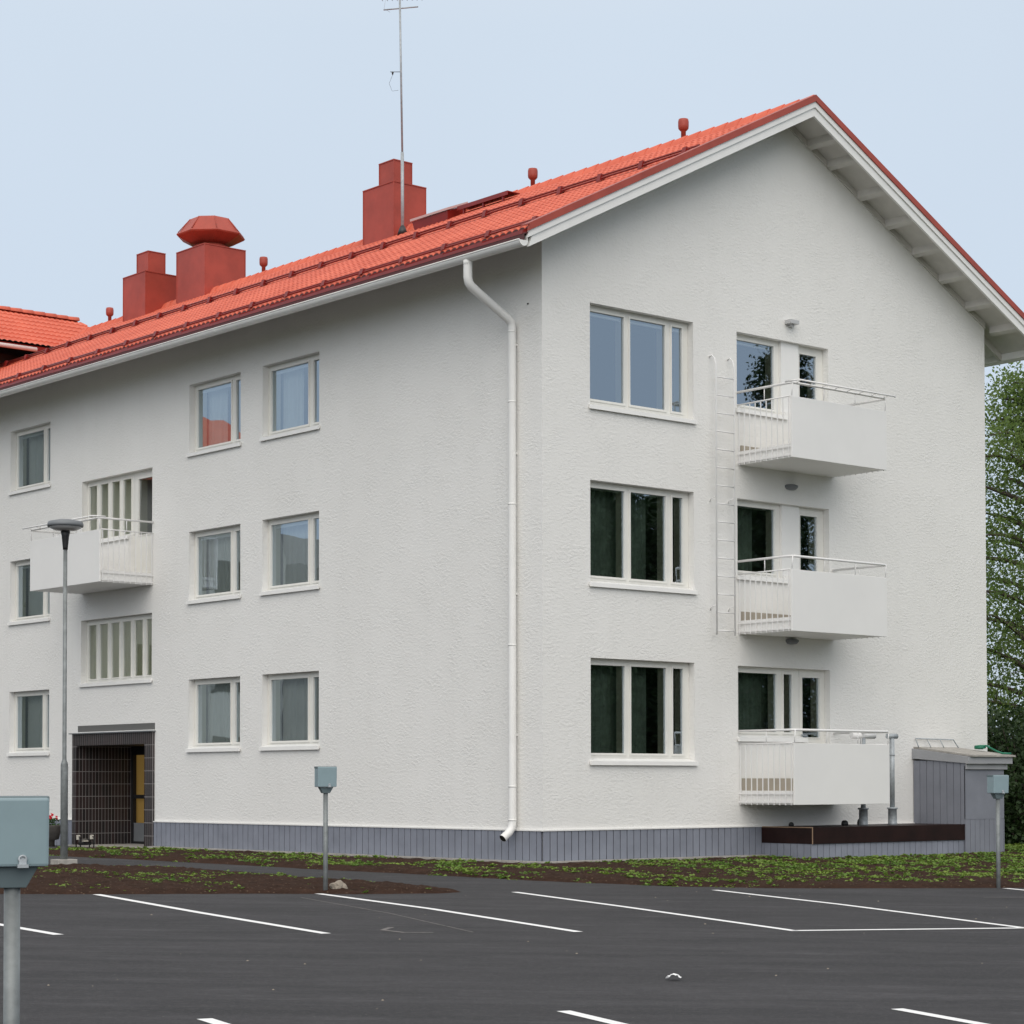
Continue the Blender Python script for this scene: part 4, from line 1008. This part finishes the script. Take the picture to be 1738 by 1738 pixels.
# ------------------------------------------------------------------ trees
def tree(name, loc, h, rad, n_leaf, lsz, leafm, crown_z0=.12, droop=.3, **k):
    rnd = random.Random(int(loc[0] * 131 + loc[1] * 17)); T_ = empty(name, loc, **k)
    tr = MB(); pts = []; x = y = 0
    for i in range(9):
        pts.append((x, y, h * .93 * i / 8)); x += rnd.gauss(0, .07); y += rnd.gauss(0, .07)
    tr.tube(pts, [h * .017 * (1 - i / 8.6) + .01 for i in range(9)], 10)
    tips = []
    nl = 46
    for i in range(nl):
        t = crown_z0 + (1 - crown_z0) * (i + .5) / nl; z = h * .9 * t
        j = min(7, int(t * 8)); p0_ = Vector(pts[j]).lerp(Vector(pts[j + 1]), t * 8 - j)
        a = i * 2.4 + rnd.uniform(-.5, .5); prof = math.sin(math.pi * min(1, .16 + .84 * (t - crown_z0) / (1 - crown_z0)) ** .8) ** .6
        L = rad * max(.22, prof) * rnd.uniform(.6, 1.12)
        d = Vector((math.cos(a), math.sin(a), rnd.uniform(.25, .7))).normalized(); seg_ = []
        for q in range(5):
            u_ = q / 4; pp = p0_ + d * L * u_ + Vector((0, 0, -droop * L * u_ * u_)) + Vector((rnd.gauss(0, .05), rnd.gauss(0, .05), 0)) * u_ * 2; seg_.append(tuple(pp))
            if q >= 1:
                tips.append((pp, .30 + .12 * u_))
                for w_ in range(2):
                    sub = Vector((rnd.gauss(0, 1), rnd.gauss(0, 1), rnd.gauss(.1, .5))).normalized() * L * .28 * rnd.uniform(.5, 1.2)
                    tr.tube([tuple(pp), tuple(pp + sub * .5), tuple(pp + sub + Vector((0, 0, -.08)))], [.012, .008, .004], 4, caps=False); tips.append((pp + sub, .26)); tips.append((pp + sub * .6, .22))
        tr.tube(seg_, [max(.006, h * .006 * (1 - q / 4.6)) for q in range(5)], 5, caps=False)
    tr.build('trunk', 'bark', T_, recalc=False)
    v = []; f = []
    for i in range(n_leaf):
        c_, s_ = rnd.choice(tips); s_ *= rad / 2.2 * (.9 if leafm == 'birch_leaf' else 1)
        p = Vector(c_) + Vector((rnd.gauss(0, s_), rnd.gauss(0, s_), rnd.gauss(0, s_ * .8)))
        n_ = Vector((rnd.gauss(0, 1), rnd.gauss(0, 1), rnd.gauss(.3, 1))).normalized(); a_ = n_.orthogonal().normalized(); a_.rotate(Matrix.Rotation(rnd.uniform(0, 6.28), 3, n_)); b_ = n_.cross(a_)
        L = lsz * rnd.uniform(.6, 1.3); b = len(v); v += [tuple(p - a_ * L * .5), tuple(p + b_ * L * .3 + n_ * L * .05), tuple(p + a_ * L * .5), tuple(p - b_ * L * .3 + n_ * L * .05)]; f.append((b, b + 1, b + 2, b + 3))
    me = bpy.data.meshes.new('crown'); me.from_pydata(v, [], f); me.materials.append(MATS[leafm]); o = bpy.data.objects.new('crown', me); COL.objects.link(o); o.parent = T_
    return T_
def at(u, D_):      # ground point at picture column u and distance D_
    X_ = (u - 869) / 3693 * D_; return (CX + math.sin(YAW) * D_ + math.cos(YAW) * X_, CY + math.cos(YAW) * D_ - math.sin(YAW) * X_)
for u, D_, h, rad, lab in ((1746, 54, 12.3, 3.2, 'light green birch tree behind the right edge of the white wall'), (1880, 58, 12.5, 2.9, 'light green birch tree beyond the right side of the picture')):
    x, y = at(u, D_); tree('birch_tree', (x, y, -.2), h, rad, 36000, .10, 'birch_leaf', crown_z0=.20, label=lab, cat='tree', group='birches behind the building')
# dense dark shrubs behind the building on the right
def shrub(name, loc, r_, h, n_leaf, lsz, **k):
    rnd = random.Random(int(loc[0] * 37 + loc[1] * 11)); T_ = empty(name, loc, **k); tr = MB(); tips = []
    for i in range(26):
        a = rnd.uniform(0, 6.28); rr = r_ * rnd.uniform(.1, .9); zt = h * rnd.uniform(.45, .95) * (1 - .35 * (rr / r_) ** 2)
        e_ = Vector((rr * math.cos(a), rr * math.sin(a), zt)); m_ = Vector((e_.x * .45, e_.y * .45, zt * .55)); tr.tube([(e_.x * .12, e_.y * .12, 0), tuple(m_), tuple(e_)], [.035, .022, .008], 5, caps=False)
        for q in range(7): tips.append(Vector((e_.x, e_.y, zt * (q + 1) / 7)) * 1.0)
    tr.build('stems', 'bark', T_, recalc=False); v = []; f = []
    for i in range(n_leaf):
        c_ = rnd.choice(tips); p = c_ + Vector((rnd.gauss(0, .27), rnd.gauss(0, .27), rnd.gauss(0, .2)))
        if p.z < .05: p.z = rnd.uniform(.05, .4)
        n_ = Vector((rnd.gauss(0, 1), rnd.gauss(0, 1), rnd.gauss(.4, 1))).normalized(); a_ = n_.orthogonal().normalized(); a_.rotate(Matrix.Rotation(rnd.uniform(0, 6.28), 3, n_)); b_ = n_.cross(a_)
        L = lsz * rnd.uniform(.6, 1.3); b = len(v); v += [tuple(p - a_ * L * .5), tuple(p + b_ * L * .32), tuple(p + a_ * L * .5), tuple(p - b_ * L * .32)]; f.append((b, b + 1, b + 2, b + 3))
    me = bpy.data.meshes.new('foliage'); me.from_pydata(v, [], f); me.materials.append(MATS['dark_leaf']); o = bpy.data.objects.new('foliage', me); COL.objects.link(o); o.parent = T_
labs = ['dark green shrub behind the grey shed, nearest the white wall', 'dark green shrub behind the right heating post', 'dark green shrub farther right beyond the heating post', 'dark green shrub at the far right of the row']
for (u, D_, r_, h), lab in zip(((1690, 45.5, 1.5, 3.0), (1745, 44, 1.6, 3.1), (1850, 45, 1.7, 3.2), (1960, 44, 1.7, 3.0)), labs):
    x, y = at(u, D_); shrub('dark_shrub', (x, y, -.15), r_, h, 16000, .10, label=lab, cat='shrub', group='dark shrubs behind the building')

# what the gable windows mirror: trees across the road, out of the picture to the right
for i, (x, y, h) in enumerate(((21, -27.5, 12.6), (24.3, -26, 12.9), (27.3, -27.2, 12.7), (30.0, -25.6, 12.6), (32.7, -24.5, 17.5), (33.0, -29, 13.4), (25.5, -31, 12.8), (37.5, -22.5, 15.5), (32, -34, 13.0), (36, -34, 13.5), (40, -33, 14.0), (44, -31, 14.0))):
    tree('roadside_tree', (x, y, -.4), h, 2.9, 30000, .17, 'dark_leaf', crown_z0=.04, label='dark broadleaf tree mirrored in the gable windows', cat='tree', group='trees opposite the gable')
# what the west windows mirror: a neighbouring white house with a red roof
Nb = empty('neighbour_house', (-18.2, 34, 0), label='white house with red roof mirrored in the west windows', cat='house')
mb = MB(); mb.box(0, 7.2, 0, 8, -.3, 11.0); mb.prism([(0, 11.0), (8, 11.0), (4, 13.3)], 0, 7.2, axis=0); mb.build('wall', 'room_pale', Nb)
mb = MB(); mb.prism([(-.6, 10.9), (4, 13.75), (8.6, 10.9), (8.6, 10.7), (4, 13.5), (-.6, 10.7)], -.4, 7.6, axis=0); mb.build('roof', 'roof_tile', Nb)
mb = MB(); mb.box(-8.5, -.01, 1, 8, -.3, 8.6); mb.prism([(1, 8.6), (8, 8.6), (4.5, 10.0)], -8.5, -.01, axis=0); mb.build('reflection_block', 'room_grey', Nb)  # unseen lower block added so nearer windows mirror grey instead of sky
for k in range(2):
    for j in range(3): MB().box(1.2 + k * 3.0, 2.7 + k * 3.0, -.03, .0, 1.4 + j * 2.8, 2.8 + j * 2.8).build('window', 'room_dark', Nb)
for x, y, h in ((-8.2, 40, 15.0), (-4.5, 44, 16)): tree('reflection_tree', (x, y, 0), h, 3.2, 14000, .24, 'dark_leaf', crown_z0=.1, label='unseen dark tree added for the reflection in the far west windows', cat='tree', group='unseen trees added for window reflections')  # unseen trees added to darken what the far west windows mirror
